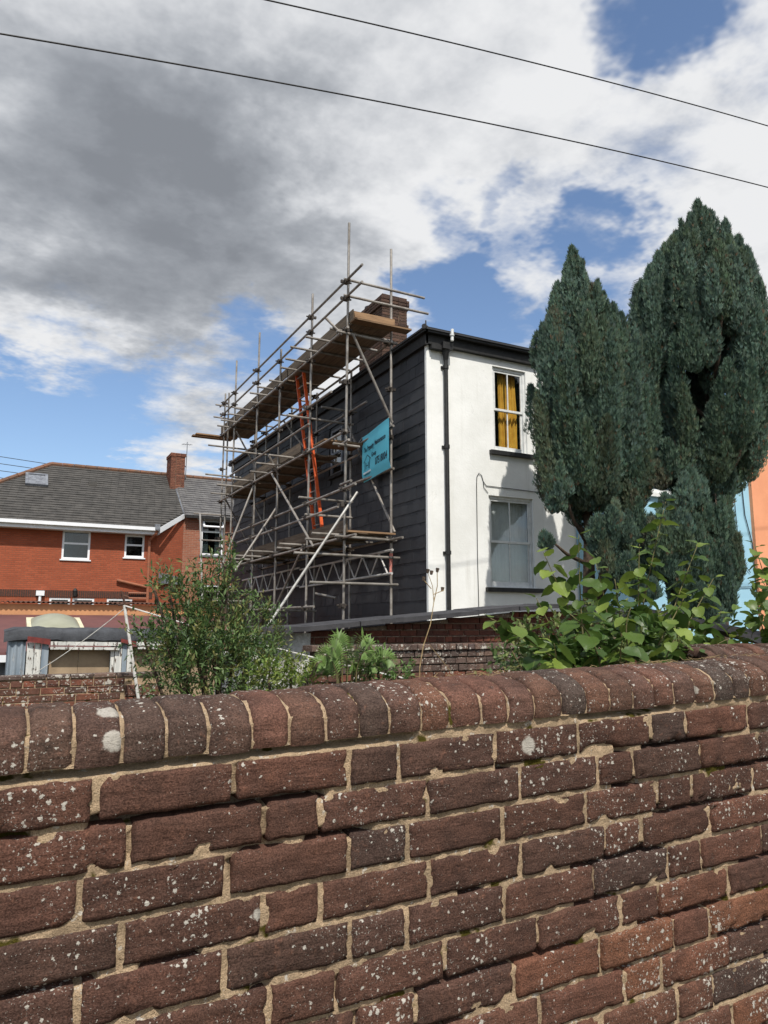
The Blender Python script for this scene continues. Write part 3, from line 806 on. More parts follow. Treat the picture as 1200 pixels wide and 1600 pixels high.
def tube(name, p, q, r=R_, m=M_tube, parent=sc, n=10):
    return MB().tube(p, q, r, n).build(name, m, parent, False)


cb = MB(); cb.box(-.06, .06, -.055, .055, -.045, .045); cb.tube((-.115, .02, 0), (.115, .02, 0), .018, 6); cb.tube((.02, -.115, .01), (.02, .10, .01), .017, 6); cb.box(-.12, -.08, .0, .05, -.028, .028)
CPL = mesh_data('coupler', cb.v, cb.f, M_coup)


def couple(std, x, y, z): inst('coupler', CPL, std, (x, y, z), (0, 0, random.choice((0, math.pi / 2, math.pi)) + random.uniform(-.2, .2)))


for i, y in enumerate(YS):
    lean = (.014 * (i % 3 - 1))
    so = tube('standard', (XO, y + .10, 0), (XO, y - .05 + lean, TO[i])); si = tube('standard', (XI, y, 0), (XI, y - .03, TI[i]))
    stds[i] = (so, si)
    b = MB(); b.box(XO - .075, XO + .075, y + .025, y + .175, .0, .012); b.build('base_plate', M_coup, so)
    b = MB(); b.box(XI - .075, XI + .075, y - .075, y + .075, .0, .012); b.build('base_plate', M_coup, si)
    for z in (8.58, 8.22, 7.55, 6.45, 5.43, 4.28, 3.97, 3.31, 2.0):
        if z < TO[i] - .05: couple(so, XO - .03, y + .1 - .15 * z / 9.8, z)
    for z in (7.45, 6.45, 5.43, 3.31):
        if z < TI[i]: couple(si, XI - .03, y, z)
tube('standard', (XO, 21.9, 0), (XO, 21.86, 8.8)); 
b = MB(); b.tube((XI, 12.97, 2.62), (XI, 12.966, 3.05), .034, 10); b.build('tape_wrap', M_pink, stds[0][1])
OF = -.055
# long tubes (ledgers and guard rails) on the outer and inner rows
for (x, z, ya, yb) in ((XO + OF, 8.58, 12.15, 22.7), (XO + OF, 8.22, 12.15, 22.6), (XO + OF, 7.55, 12.8, 22.9), (XO + OF, 6.45, 13.62, 21.4), (XO + OF, 6.07, 14.85, 21.5),
                       (XO + OF, 5.43, 12.85, 22.4), (XO + OF, 5.21, 12.72, 13.2), (XO + OF, 4.38, 12.6, 13.1), (XO + OF, 4.27, 12.4, 20.9), (XO + OF, 3.95, 13.2, 20.3), (XO + OF, 3.31, 12.38, 20.4),
                       (XO + OF, 2.02, 14.42, 20.2), (XI + OF, 6.46, 14.0, 17.3), (XI + OF, 7.42, 12.8, 22.4), (XI + OF, 5.38, 14.4, 22.2), (XI + OF, 3.30, 12.38, 21), (XI + OF, 5.62, 12.75, 14.6), (XI + OF, 4.75, 12.75, 14.7)):
    tube('ledger', (x, ya, z + random.uniform(-.015, .015)), (x, yb, z + random.uniform(-.03, .015)))
# cross tubes at the near end and the far end
for (y, z, xa, xb) in ((12.92, 8.62, 5.75, 7.65), (12.92, 8.27, 5.75, 7.74), (12.92, 5.15, 5.55, 6.12), (12.92, 2.97, 4.78, 7.03), (12.92, 2.43, 5.1, 6.98), (12.92, 7.47, 5.6, 6.98), (12.92, 3.33, 5.6, 6.95),
                       (14.92, 4.4, 5.6, 6.9), (14.92, 4.03, 5.75, 6.9), (14.9, 6.2, 5.3, 6.9), (14.9, 6.5, 6.1, 6.98), (22.3, 8.5, 5.55, 7.0), (22.3, 8.1, 5.5, 7.0), (21.2, 6.9, 5.1, 7.0), (21.2, 6.02, 5.05, 7.0), (18.75, 6.2, 4.95, 6.9), (22.3, 5.0, 5.0, 7.0), (22.3, 4.2, 5.2, 7.0), (22.3, 3.5, 5.2, 7), (19.0, 1.92, 5.1, 6.9), (20.1, 2.3, 5.0, 6.9), (21.2, 2.6, 5.0, 6.9), (17.0, 2.0, 5.3, 6.9)):
    tube('transom', (xa, y, z), (xb, y, z - random.uniform(.0, .02)))
PUT3 = [(13.22, 5.58), (13.86, 5.30), (14.54, 5.21), (15.28, 5.36), (15.87, 5.45), (16.87, 5.51), (17.49, 5.39), (18.05, 5.38), (18.82, 5.66), (19.58, 5.40), (20.2, 5.39), (20.93, 5.38), (21.6, 5.45)]
for (y, xl) in PUT3: tube('transom', (xl, y, 7.635), (6.98, y, 7.625), .0255)
PUT2 = [(15.94, 5.24), (16.88, 5.23), (17.9, 5.4), (19.10, 5.24), (20.05, 5.11), (21.44, 5.28)]
for (y, xl) in PUT2: tube('transom', (xl, y, 5.515), (6.98, y, 5.505), .0255)
PUT1 = [(13.12, 5.21), (14.06, 5.44), (15.17, 5.27), (16.0, 5.5), (16.97, 5.13), (18.26, 5.14), (19.2, 5.2), (20.2, 5.3)]
for (y, xl) in PUT1: tube('transom', (xl, y, 3.385), (6.98, y, 3.38), .0255)
# braces
for (p, q) in (((5.93, 12.86, 7.45), (6.83, 12.86, 5.72)), ((6.93, 15.55, 6.6), (6.93, 12.95, 3.48)), ((XO - .09, 17.25, 5.36), (XO - .09, 14.4, 3.27)), ((XO - .09, 15.1, 3.26), (XO - .09, 17.1, 1.8)),
               ((XI - .06, 19.4, 7.4), (XI - .06, 16.6, 5.5)), ((XI - .06, 21.9, 5.3), (XI - .06, 19.3, 3.4)), ((5.9, 21.1, 7.4), (6.8, 21.1, 5.9)), ((5.86, 18.98, 5.45), (5.02, 18.98, 3.1)), ((5.9, 22.25, 5.6), (6.8, 22.25, 4.0)),
               ((5.85, 17.1, 4.5), (4.85, 17.1, 2.9)), ((5.9, 14.6, 2.3), (6.2, 14.2, 2.2)), ((5.5, 13.25, 7.85), (5.8, 13.1, 7.5)), ((5.55, 16.9, 5.75), (5.85, 17.0, 5.3))):
    tube('brace', p, q)
tube('raker', (6.02, 12.80, 4.20), (3.45, 12.80, .42), .0265, plain('scuffed_tube', (184, 182, 177), (150, 146, 140), 6, 0.45, 0.2, 90, 0.002, metallic=0.3))
tube('raker', (4.80, 20.6, 4.75), (5.15, 20.8, 0.0), .026, M_tube_b)
# ladder-beam (lattice) along the inner row, in two lengths
for (ya, yb) in ((12.74, 17.8), (17.86, 22.9)):
    x = XI - .085
    o = tube('lattice_beam', (x, ya, 3.10), (x, yb, 3.05), .026, M_tube_b); MB().tube((x, ya + .03, 2.64), (x, yb, 2.60), .026, 10).build('chord', M_tube_b, o)
    n = 13; ys = np.linspace(ya + .2, yb - .2, n)
    for k in range(n - 1):
        za, zb = (3.08, 2.63) if k % 2 else (2.63, 3.08)
        MB().tube((x, ys[k], za), (x, ys[k + 1], zb), .017, 8).build('lattice_bar', M_tube_b, o)


# platforms: separate boards, toe boards
def boards(z, ya, yb, xs0, n, lens=3.9):
    y = ya
    while y < yb - .3:
        e = min(y + lens, yb)
        for k in range(n):
            x = xs0 + k * .2275; s0 = random.uniform(-.05, .05)
            b = MB(); b.box(x, x + .222, y + s0, e + s0 - .02, z, z + .038)
            for v in b.v: v.z += random.uniform(-.004, .004)
            b.build('board', M_board, sc)
        y = e
boards(7.664, 12.85, 22.9, 5.90, 4); boards(5.545, 15.6, 22.2, 5.90, 4); boards(3.414, 12.95, 21.0, 5.90, 4)
for (z, ya, yb) in ((7.70, 12.75, 16.6), (7.70, 16.55, 20.2), (7.70, 20.15, 22.8), (5.58, 15.6, 19.0), (5.58, 18.95, 22.0), (3.45, 12.97, 16.6), (3.45, 16.55, 20.4)):
    b = MB(); b.box(5.875, 5.913 - .016, ya, yb, z + .004, z + .229); b.build('toe_board', M_board, sc)
b = MB(); b.box(5.92, 6.86, 12.80, 12.838, 7.70, 7.92); b.build('toe_board', M_boardx, sc)
b = MB(); b.box(5.86, 7.15, 12.60, 12.84, 7.66, 7.698); b.build('board', M_boardx, sc)
b = MB(); b.box(5.86, 6.9, 12.86, 12.95, 3.42, 3.455); b.build('board', M_boardx, sc)
b = MB(); b.box(5.0, 6.3, 22.35, 22.57, 7.50, 7.54); b.build('board', M_boardx, sc)
b = MB(); b.box(4.95, 6.2, 22.60, 22.82, 7.50, 7.54); b.build('board', M_boardx, sc)
for k in range(3):
    b = MB(); b.box(5.9, 6.85, 14.2 + .23 * k, 14.42 + .23 * k, 5.55, 5.588); b.build('board', M_boardx, sc)

# ladder
lad = thing('ladder', 'orange fibreglass ladder standing on the lower scaffold platform', 'ladder', (6.2, 15.1, 3.46))
B0, B1, T0, T1 = Vector((6.25, 15.48, 3.455)), Vector((6.25, 15.02, 3.455)), Vector((6.02, 16.42, 8.0)), Vector((6.02, 15.98, 8.0))
for p, q in ((B0, T0), (B1, T1)):
    b = MB(); dr = (q - p).normalized(); sx = Vector((1, 0, 0)); sy = dr.cross(sx).normalized()
    poly = [p + sx * a + sy * c for a, c in ((-.035, -.02), (.035, -.02), (.035, .02), (-.035, .02))]
    b.prism(poly, q - p); b.build('rail', M_orange, lad)
for k in range(17):
    f = (k + .6) / 17.2; tube('rung', B0.lerp(T0, f), B1.lerp(T1, f), .016, M_tube, lad, 8)

# banner
ban = thing('banner', 'small turquoise advertising banner tied to the scaffold tubes', 'banner', (6.76, 13.7, 4.77))
YA, YB, ZA, ZB = 14.24, 12.57, 5.72, 4.71
V = []; F = []; nu, nv = 24, 20


def ban_x(u, v): return 6.80 - .20 * u + .016 * math.sin(u * 5 + 1) * (1 - v * .4) + (.05 * max(0, v - .86) / .14 * 0.9 if v > .86 else 0) + .012 * math.sin(v * 9) * max(0, .22 - v) * 4


for side in (0, 1):
    for j in range(nv + 1):
        for i in range(nu + 1):
            u, v = i / nu, j / nv
            V.append((ban_x(u, v) + side * .003, YA + (YB - YA) * u, ZA + (ZB - ZA) * v + (.012 * math.sin(u * math.pi) * (-1)) * (1 - v)))
n1_ = (nu + 1) * (nv + 1)
for j in range(nv):
    for i in range(nu):
        a = j * (nu + 1) + i; F.append((a, a + 1, a + nu + 2, a + nu + 1)); F.append((n1_ + a + nu + 1, n1_ + a + nu + 2, n1_ + a + 1, n1_ + a))
sheet = place(bpy.data.objects.new('sheet', mesh_data('sheet', V, F, M_teal, True)), ban)


def to_banner(pts):
    """(u right, v down) in 0..1 of the sheet -> world, a hair in front of the cloth"""
    return [(ban_x(u, v) - .0045, YA + (YB - YA) * u, ZA + (ZB - ZA) * v - .012 * math.sin(u * math.pi) * (1 - v)) for u, v in pts]


def letters(txt, u0, u1, v0, v1, name='lettering'):
    cu = bpy.data.curves.new('t', 'FONT'); cu.body = txt; cu.size = 1; cu.resolution_u = 2; cu.offset = .03
    o = bpy.data.objects.new('t', cu); COL.objects.link(o); bpy.context.view_layer.update()
    me = bpy.data.meshes.new_from_object(o.evaluated_get(bpy.context.evaluated_depsgraph_get()))
    bpy.data.objects.remove(o); co = np.array([v.co for v in me.vertices]); lo, hi = co.min(0), co.max(0)
    for k, v in enumerate(me.vertices):
        u = u0 + (u1 - u0) * (co[k, 0] - lo[0]) / (hi[0] - lo[0]); vv = v1 - (v1 - v0) * (co[k, 1] - lo[1]) / (hi[1] - lo[1])
        v.co = to_banner([(u, vv)])[0]
    me.name = name; me.materials.clear(); me.materials.append(M_ink); me.update()
    place(bpy.data.objects.new(name, me), sheet)


letters('The', .08, .18, .27, .38); letters('Property', .21, .47, .26, .42); letters('Maintenance', .51, .90, .26, .37); letters('Group', .38, .57, .47, .60)
letters('07518004', .53, .95, .63, .80)
b = MB()


def strip(p, q, wdt):
    a, c = Vector((p[0], p[1])), Vector((q[0], q[1])); t = (c - a).normalized(); nn = Vector((-t.y, t.x)) * wdt / 2
    b.quad(*to_banner([tuple(a + nn), tuple(a - nn), tuple(c - nn), tuple(c + nn)]))


for p, q in (((.07, .60), (.21, .46)), ((.21, .46), (.35, .58)), ((.12, .58), (.12, .78)), ((.30, .56), (.30, .78)), ((.165, .62), (.165, .76)), ((.25, .62), (.25, .76)), ((.165, .69), (.25, .69))): strip(p, q, .016)
b.build('house_logo', M_ink, sheet)
b = MB(); strip((.06, .835), (.36, .835), .035); b.build('white_strip', M_inkw, sheet)
b = MB()
for k in range(9): strip((.09 + .027 * k, .875 + .004 * (k % 2)), (.105 + .027 * k, .875 + .004 * (k % 2)), .022)
b.build('small_print', M_ink, sheet)
for (u, v, q) in ((.0, .0, (6.8, 14.5, 5.60)), (1, .0, (6.83, 12.97, 5.85)), (0, .97, (6.80, 14.45, 4.75)), (1, .97, (6.84, 12.97, 4.8))):
    tube('tie', to_banner([(u, v)])[0], q, .006, M_line, ban, 6)

# ------------------------------------------------------------------ red brick house at the far left
RY, TP = 30.0, .758
red = thing('red_house', 'modern orange-red brick house with brown tiled hipped roof beyond the yard', 'house', (2, RY, 0))
rz = lambda y: 5.45 + (y - 29.6) * TP
C1 = (5.32, RY); C2 = (6.46, 30.62)                                 # splayed corner
ho = [(1.87, 2.86, 4.10, 5.20), (4.11, 4.85, 4.26, 5.15), (1.56, 2.28, 1.55, 2.66), (2.36, 3.12, 1.55, 2.66), (3.57, 4.5, 1.55, 2.66)]
facade(-6.0, C1[0], 0, 5.6, ho, RY, .10).build('front_wall', M_redb, red)
b = MB(); b.quad((*C1, 0), (*C2, 0), (*C2, 6.08), (*C1, 5.30)); b.build('splay_wall', M_redb, red)
b = MB(); b.box(-6, 5.2, RY + .5, 36, 0, 5.4); b.build('wall_core', M_dark, red)


def upvc(parent, x0, x1, z0, z1, Y, split=.55, m=M_upvc):
    b = MB(); f = .075; y0, y1 = Y + .02, Y + .1
    b.box(x0, x0 + f, y0, y1, z0, z1); b.box(x1 - f, x1, y0, y1, z0, z1); b.box(x0 + f, x1 - f, y0, y1, z1 - f, z1); b.box(x0 + f, x1 - f, y0, y1, z0, z0 + f)
    zm = z0 + (z1 - z0) * split; b.box(x0 + f, x1 - f, y0, y1, zm - .035, zm + .035)
    wn = b.build('window', m, parent)
    for (a, c) in ((z0 + f, zm - .035), (zm + .035, z1 - f)):
        p = MB(); p.box(x0 + f, x1 - f, Y + .05, Y + .056, a, c); p.build('pane', M_glassd, wn)
    p = MB(); p.box(x0 - .05, x1 + .05, Y - .05, Y + .02, z0 - .05, z0 - .001); p.build('sill', m, wn)
    p = MB(); p.box(x0, x1, Y + .4, Y + .41, z0, z1); p.build('blind_or_dark_room', M_net if z1 > 4 and x0 < 3 else M_dark, wn)  # one net blind; the rest are near-black sheets standing for the unlit rooms
    return wn


for h_ in ho: upvc(red, *h_, RY)
# tiled roof: every tile modelled, overlapping in rows


def tile_roof(parent, fn, rows, xl, xr, y0, t, m, tw=.30, ex=.19, nm='roof_tiles'):
    """fn not needed for plane: rows climb from y0 at slope t; xl/xr give the row ends"""
    mb = MB(); ca = math.cos(math.atan(t)); sa = math.sin(math.atan(t))
    for r in range(rows):
        yb = y0 + r * ex * ca; zb = fn(yb); a, c = xl(yb), xr(yb)
        x = a - (tw / 2 if r % 2 else 0)
        while x < c:
            p, q = max(x, a), min(x + tw - .004, c)
            if q - p > .02:
                k = random.uniform(-.006, .006); th = .03
                P = lambda xx, s, h: (xx, yb + s * ca - h * sa, zb + s * sa + h * ca)
                o = len(mb.v)
                mb.v += [Vector(P(p, 0, th + k)), Vector(P(q, 0, th + k)), Vector(P(q, ex + .03, .004)), Vector(P(p, ex + .03, .004)), Vector(P(p, 0, 0)), Vector(P(q, 0, 0))]
                mb.f += [[o, o + 1, o + 2, o + 3], [o + 4, o + 5, o + 1, o]]
            x += tw
    return tag(mb.build(nm, m, parent), kind='stuff')


hipx = lambda y: -2.95 + (y - 29.6) * (1.46 + 2.95) / (33.41 - 29.6)
vergex = lambda y: 5.36 + (y - 29.6) * (6.46 - 5.36) / (30.62 - 29.6) if y < 30.62 else 6.46 - (y - 30.62) * .015
b = MB(); b.quad((hipx(29.58), 29.58, rz(29.58) - .012), (5.33, 29.58, rz(29.58) - .012), (6.45, 30.62, rz(30.62) - .012), (6.42, 33.4, rz(33.4) - .012), (1.46, 33.4, rz(33.4) - .012))
b.quad((hipx(29.58), 29.58, rz(29.58) - .012), (1.46, 33.4, rz(33.4) - .012), (hipx(29.58), 37.2, rz(29.58) - .012))
b.quad((1.46, 33.4, rz(33.4) - .012), (6.42, 33.4, rz(33.4) - .012), (6.42, 37.2, rz(29.58)), (hipx(29.58), 37.2, rz(29.58)))
rf = b.build('roof', M_rooft, red)
tile_roof(rf, rz, 25, hipx, vergex, 29.56, TP, M_rooft)
b = MB(); pts = [Vector((hipx(29.58), 29.58, rz(29.58) + .02)), Vector((1.46, 33.4, rz(33.4) + .03)), Vector((6.42, 33.4, rz(33.4) + .03))]
for a, c in zip(pts, pts[1:]):
    n = int((c - a).length / .45)
    for k in range(n): b.tube(a.lerp(c, k / n), a.lerp(c, (k + .97) / n), .10, 8, .095)
b.build('ridge_tiles', M_ridge, rf)
b = MB(); b.tube((6.43, 33.3, rz(33.3) + .03), (6.46, 30.62, rz(30.62) + .03), .03, 6); b.build('verge', M_lead, rf)
b = MB(); b.box(.52, 1.32, 31.72, 32.58, 0, .001)
b = MB(); P0 = lambda x, s, h: Vector((x, 31.72 + s * .797 - h * .604, rz(31.72) + s * .604 + h * .797))
for (x0, x1, s0, s1, h0, h1) in ((.5, 1.32, 0, .1, .02, .13), (.5, 1.32, .86, .96, .02, .13), (.5, .6, .1, .86, .02, .13), (1.22, 1.32, .1, .86, .02, .13)):
    q = [P0(x0, s0, h0), P0(x1, s0, h0), P0(x1, s1, h0), P0(x0, s1, h0)]; b.prism(q, P0(0, 0, h1) - P0(0, 0, h0))
rw = b.build('rooflight', M_lead, rf)
b = MB(); b.quad(P0(.6, .1, .09), P0(1.22, .1, .09), P0(1.22, .86, .09), P0(.6, .86, .09)); b.build('pane', M_lead, rw)
b = MB(); b.box(2.86, 3.16, 32.05, 32.3, rz(32.1), rz(32.1) + .16); b.build('roof_vent', M_rooft, rf)
b = MB(); b.box(-6, 5.30, 29.42, 29.54, 5.30, 5.43); b.build('gutter', M_upvc, red)
b = MB(); b.box(-6, 5.32, 29.56, RY - .003, 5.16, 5.32); b.build('soffit', M_upvc, red)
b = MB(); b.prism([(5.30, 29.50, 5.20), (6.47, 30.60, 6.02), (6.47, 30.60, 6.22), (5.30, 29.50, 5.42)], (.02, -.05, 0)); b.build('bargeboard', M_upvc, red)
b = MB(); x = -6
while x < 5.25: b.box(x, x + .062, RY - .02, RY + .01, 2.68, 2.93); x += .075
tag(b.build('soldier_course', M_soldier, red), kind='stuff')
b = MB(); b.path([(5.22, 29.47, 5.34), (5.2, 29.5, 5.2), (5.02, RY - .1, 4.95), (5.02, RY - .1, 4.8), (5.06, RY - .1, 2.0)], .055, 10); pp = b.build('downpipe', M_brownpipe, red)
b = MB(); b.box(5.13, 5.31, 29.36, 29.54, 5.33, 5.55); b.build('hopper', M_lead, pp)
b = MB(); b.path([(3.88, RY - .1, 3.36), (5.0, RY - .1, 3.12)], .055, 10); b.build('waste_pipe', M_brownpipe, red)
for z in (2.88, 2.68):
    b = MB(); b.path([(4.33, RY - .09, z), (5.0, RY - .09, z)], .03, 8); b.build('waste_pipe', M_brownpipe, red)
b = MB(); b.box(1.1, 1.38, RY - .14, RY - .03, 2.72, 2.90); b.tube((1.24, RY - .07, 1.5), (1.24, RY - .07, 2.72), .05, 8); b.build('white_hopper', M_upvc, red)
b = MB(); b.tube((2.42, RY - .12, 2.72), (2.42, RY - .12, 2.92), .06, 6, .085); b.tube((2.42, RY - .12, 2.92), (2.42, RY - .12, 3.03), .1, 6, .01); b.build('lantern', M_black, red)
b = MB(); dv = Vector((C2[0] - C1[0], C2[1] - C1[1], 0)).normalized(); pn = Vector((dv.y, -dv.x, 0)); a0 = Vector((*C1, 3.28)) + dv * .15 + pn * .02
b.prism([a0, a0 + dv * 1.05, a0 + dv * 1.05 + Vector((0, 0, .28)), a0 + Vector((0, 0, .42))], pn * .12); b.build('vent_box', M_lead, red)

# ------------------------------------------------------------------ older brick house beside it
old = thing('brick_house', 'older brown-red brick terrace house with grey slate roof behind the scaffold', 'house', (8, 30.64, 0))
OY = 30.64; h2 = (7.22, 8.15, 4.55, 5.98); h3 = (7.2, 8.9, 1.2, 3.3)
facade(6.47, 13.5, 0, 6.15, [h2, h3], OY, .12).build('front_wall', M_redb2, old)
b = MB(); b.box(6.6, 13.5, OY + .6, 36, 0, 6.0); b.build('wall_core', M_dark, old)
oz = lambda y: 6.16 + (y - 30.4) * TP
b = MB(); b.quad((6.47, 30.38, oz(30.38) - .015), (13.6, 30.38, oz(30.38) - .015), (13.6, 33.2, oz(33.2) - .015), (6.44, 33.2, oz(33.2) - .015)); b.quad((6.44, 33.2, oz(33.2) - .015), (13.6, 33.2, oz(33.2) - .015), (13.6, 36.2, 6.1), (6.44, 36.2, 6.1))
orf = b.build('roof', M_rooft2, old); tile_roof(orf, oz, 18, lambda y: 6.5, lambda y: 11.0, 30.36, TP, M_rooft2, .28, .195, 'roof_slates')
b = MB()
for k in range(16): b.tube((6.9 + k * .45, 33.2, oz(33.2) + .03), (7.33 + k * .45, 33.2, oz(33.2) + .03), .09, 8)
b.build('ridge_tiles', M_ridge, orf)
b = MB(); b.box(6.5, 13.5, 30.30, 30.38, oz(30.38) - .12, oz(30.38) - .02); b.build('gutter', M_black, old)
b = MB(); b.box(7.05, 8.5, OY - .03, OY - .002, 6.0, 6.14); b.build('lintel', M_white, old)
b = MB(); f = .07
x0, x1, z0, z1 = h2
b.box(x0, x0 + f, OY + .03, OY + .1, z0, z1); b.box(x1 - f, x1, OY + .03, OY + .1, z0, z1); b.box(x0 + f, x1 - f, OY + .03, OY + .1, z1 - f, z1); b.box(x0 + f, x1 - f, OY + .03, OY + .1, z0, z0 + f); b.box(x0 + f, x1 - f, OY + .03, OY + .1, 5.50, 5.57)
wn = b.build('window', M_upvc, old)
p = MB(); p.box(x0 + f, x1 - f, OY + .06, OY + .066, z0 + f, 5.5); p.build('pane', M_glassd, wn)
mx = Matrix.Translation((x0, OY + .02, z1)) @ Matrix.Rotation(math.radians(-42), 4, 'X')
p = MB()
for (a, c, e_, g_) in ((.02, .09, -.42, 0), (.84, .91, -.42, 0), (.09, .84, -.42, -.35), (.09, .84, -.07, 0)): p.box(a, c, -.06, 0, e_, g_, mx)
tl = p.build('top_light', M_upvc, wn)
p = MB(); p.box(.09, .84, -.035, -.03, -.35, -.07, mx); p.build('top_pane', M_glassd, wn)
for (a, c) in ((x0 + .1, x0 + .34), (x1 - .3, x1 - .08)):
    p = MB(); p.box(a, c, OY + .2, OY + .23, z0, z1 - .3); p.build('curtain', M_net, wn)
p = MB(); p.box(x0 - .06, x1 + .06, OY - .05, OY + .03, z0 - .08, z0 - .001); p.build('sill', M_lead, wn)
upvc(old, *h3, OY)
# chimney of the old house, bricks laid one by one
M_chim2 = brick_mat('far_chimney_brick', [(132, 88, 72), (116, 78, 66), (146, 98, 80), (106, 74, 64)], 0.1, 0.3, 25)
k0x, k1x, k0y, k1y = 6.18, 6.78, 32.3, 33.3
b = MB(); b.box(k0x + .012, k1x - .012, k0y + .012, k1y - .012, 7.3, 9.12); ch2 = b.build('chimney', M_mortar_d, old)
for r in range(22):
    pj = .03 if r >= 20 else 0
    lay_bricks(ch2, k0x - pj, k1x + pj, 7.5 + r * .075, 7.575 + r * .075, k0y - pj, M_chim2, depth=.08 + pj)
    lay_bricks(ch2, 0, k1y - k0y + 2 * pj, 7.5 + r * .075, 7.575 + r * .075, 0, M_chim2, depth=.08 + pj, rotz=-math.pi / 2, origin=(k0x - pj, k1y + pj, 0))
b = MB(); b.box(6.5, 6.82, 32.22, 32.29, 7.3, 7.55); b.build('flashing', M_lead, ch2)
b = MB(); b.tube((6.95, 32.9, 8.2), (6.97, 32.9, 9.85), .018, 6); b.tube((6.72, 32.9, 9.72), (7.2, 32.9, 9.74), .012, 6)
for k in range(4): b.tube((6.8 + .1 * k, 32.75, 9.73), (6.8 + .1 * k, 33.05, 9.73), .007, 5)
b.tube((6.95, 32.9, 8.7), (6.85, 32.9, 8.75), .03, 6); b.build('aerial', M_lead, old)

# distant telephone wires above the red roof
tw = thing('telephone_wires', 'thin telephone wires sagging behind the red house roof', 'wires', (-4, 45, 0))
for k in range(4):
    b = MB(); b.path([(-30, 44, 12.4 - .5 * k), (-4, 45, 11.1 - .42 * k), (6, 46, 10.6 - .35 * k)], .018, 5); b.build('wire', M_cable, tw)

# ------------------------------------------------------------------ low buildings in the yard
yard = thing('corrugated_lean_to', 'tan rendered lean-to under a rusty corrugated roof below the red house', 'outbuilding', (1.5, 17.02, 0))
b = MB(); b.box(-6, 4.6, 17.02, 20, 0, 2.075); b.build('wall', M_tan, yard)
V = []; F = []; xs = np.arange(-6, 4.75, .0235)
for i, x in enumerate(xs):
    o = .019 * math.sin(2 * math.pi * x / .094)
    V += [(x, 16.905, 2.10 + o), (x, 20.4, 2.20 + o), (x, 16.905, 2.113 + o), (x, 20.4, 2.213 + o)]
for i in range(len(xs) - 1):
    a = 4 * i; F += [(a + 2, a + 6, a + 7, a + 3), (a, a + 1, a + 5, a + 4), (a, a + 4, a + 6, a + 2)]
place(bpy.data.objects.new('corrugated_sheet', mesh_data('corrugated_sheet', V, F, M_rust, True)), yard)

ext = thing('flat_extension', 'single-storey extension with maroon felt roof and domed rooflight', 'outbuilding', (1, 13.5, 0))
ez = lambda y: 1.21 + (y - 13.45) * .18
b = MB(); b.prism([(-6, 13.4, ez(13.4)), (4.4, 13.4, ez(13.4)), (4.4, 17.0, ez(17)), (-6, 17.0, ez(17))], (0, 0, -.06)); b.build('roof', M_maroon, ext)
b = MB(); b.box(-6, 4.3, 13.6, 16.95, 0, 1.14); b.build('wall', M_lead, ext)
b = MB(); b.box(-6, 4.4, 13.33, 13.398, 1.05, 1.16); b.build('fascia', M_upvc, ext)
b = MB(); x0, x1, y0, y1 = .45, 1.42, 14.75, 16.15
for (a, c, e_, g_) in ((x0, x1, y0, y0 + .1), (x0, x1, y1 - .1, y1), (x0, x0 + .1, y0 + .1, y1 - .1), (x1 - .1, x1, y0 + .1, y1 - .1)): b.prism([(a, e_, ez(e_) + .002), (c, e_, ez(e_) + .002), (c, g_, ez(g_) + .002), (a, g_, ez(g_) + .002)], (0, 0, .09))
dm = b.build('domed_rooflight', M_cream, ext)
V = []; F = []; n = 14
for j in range(n + 1):
    for i in range(n + 1):
        u, v = i / n, j / n; x = x0 + .06 + (x1 - x0 - .12) * u; y = y0 + .06 + (y1 - y0 - .12) * v
        V.append((x, y, ez(y) + .08 + .19 * (math.sin(math.pi * u) * math.sin(math.pi * v)) ** .6))
for j in range(n):
    for i in range(n): F.append((j * (n + 1) + i, j * (n + 1) + i + 1, (j + 1) * (n + 1) + i + 1, (j + 1) * (n + 1) + i))
place(bpy.data.objects.new('dome', mesh_data('dome', V, F, M_dome, True)), dm)

shed = thing('garden_shed', 'dilapidated shed with sagging felt roof and flaking white and blue posts', 'shed', (1.2, 11, 0))
# corrugated blue end panel
V = []; F = []; xs = np.arange(.12, .335, .006)
for x in xs:
    o = .012 * math.sin(2 * math.pi * x / .075)
    V += [(x, 11.0 + o, 0), (x, 11.0 + o, 1.55)]
for i in range(len(xs) - 1): F.append((2 * i, 2 * i + 2, 2 * i + 3, 2 * i + 1))
place(bpy.data.objects.new('corrugated_panel', mesh_data('corrugated_panel', V, F, M_peelb, True)), shed)
b = MB(); b.box(.125, .16, 11.02, 13.2, 0, 1.5); b.build('side_boards', M_peelb, shed)
for (x, wd, m, nm) in ((.345, .085, M_peelw, 'post_board'), (.437, .08, M_peelw, 'post_board'), (.523, .085, M_peelb, 'post_board'), (1.40, .045, M_peelw, 'post_board'), (1.455, .09, M_peelw, 'post_board'), (1.552, .06, M_peelb, 'post_board'), (1.62, .06, M_peelw, 'post_board')):
    b = MB(); b.box(x, x + wd, 10.99 + random.uniform(-.01, .01), 11.04, 0, 1.40); b.build(nm, m, shed)
for (xa, xb, z, h_) in ((.34, .62, 1.37, .075), (1.52, 1.72, 1.345, .06)):
    b = MB(); b.prism([(xa, 10.93, z + .05), (xb, 10.93, z), (xb, 10.93, z + h_), (xa, 10.93, z + h_ + .04)], (0, .06, 0)); b.build('oxide_bracket', M_oxide, shed)
for (xa, xb, za, zb, s_) in ((.625, 1.52, 1.365, 1.415, -.02), (.625, 1.50, 1.31, 1.345, -.02), (1.73, 2.9, 1.345, 1.40, -.02), (1.75, 2.85, 1.30, 1.33, -.02)):
    b = MB(); b.prism([(xa, 10.92, za), (xb, 10.92, za + s_), (xb, 10.92, zb + s_), (xa, 10.92, zb)], (0, .06, 0)); b.build('lintel_board', M_peelw, shed)
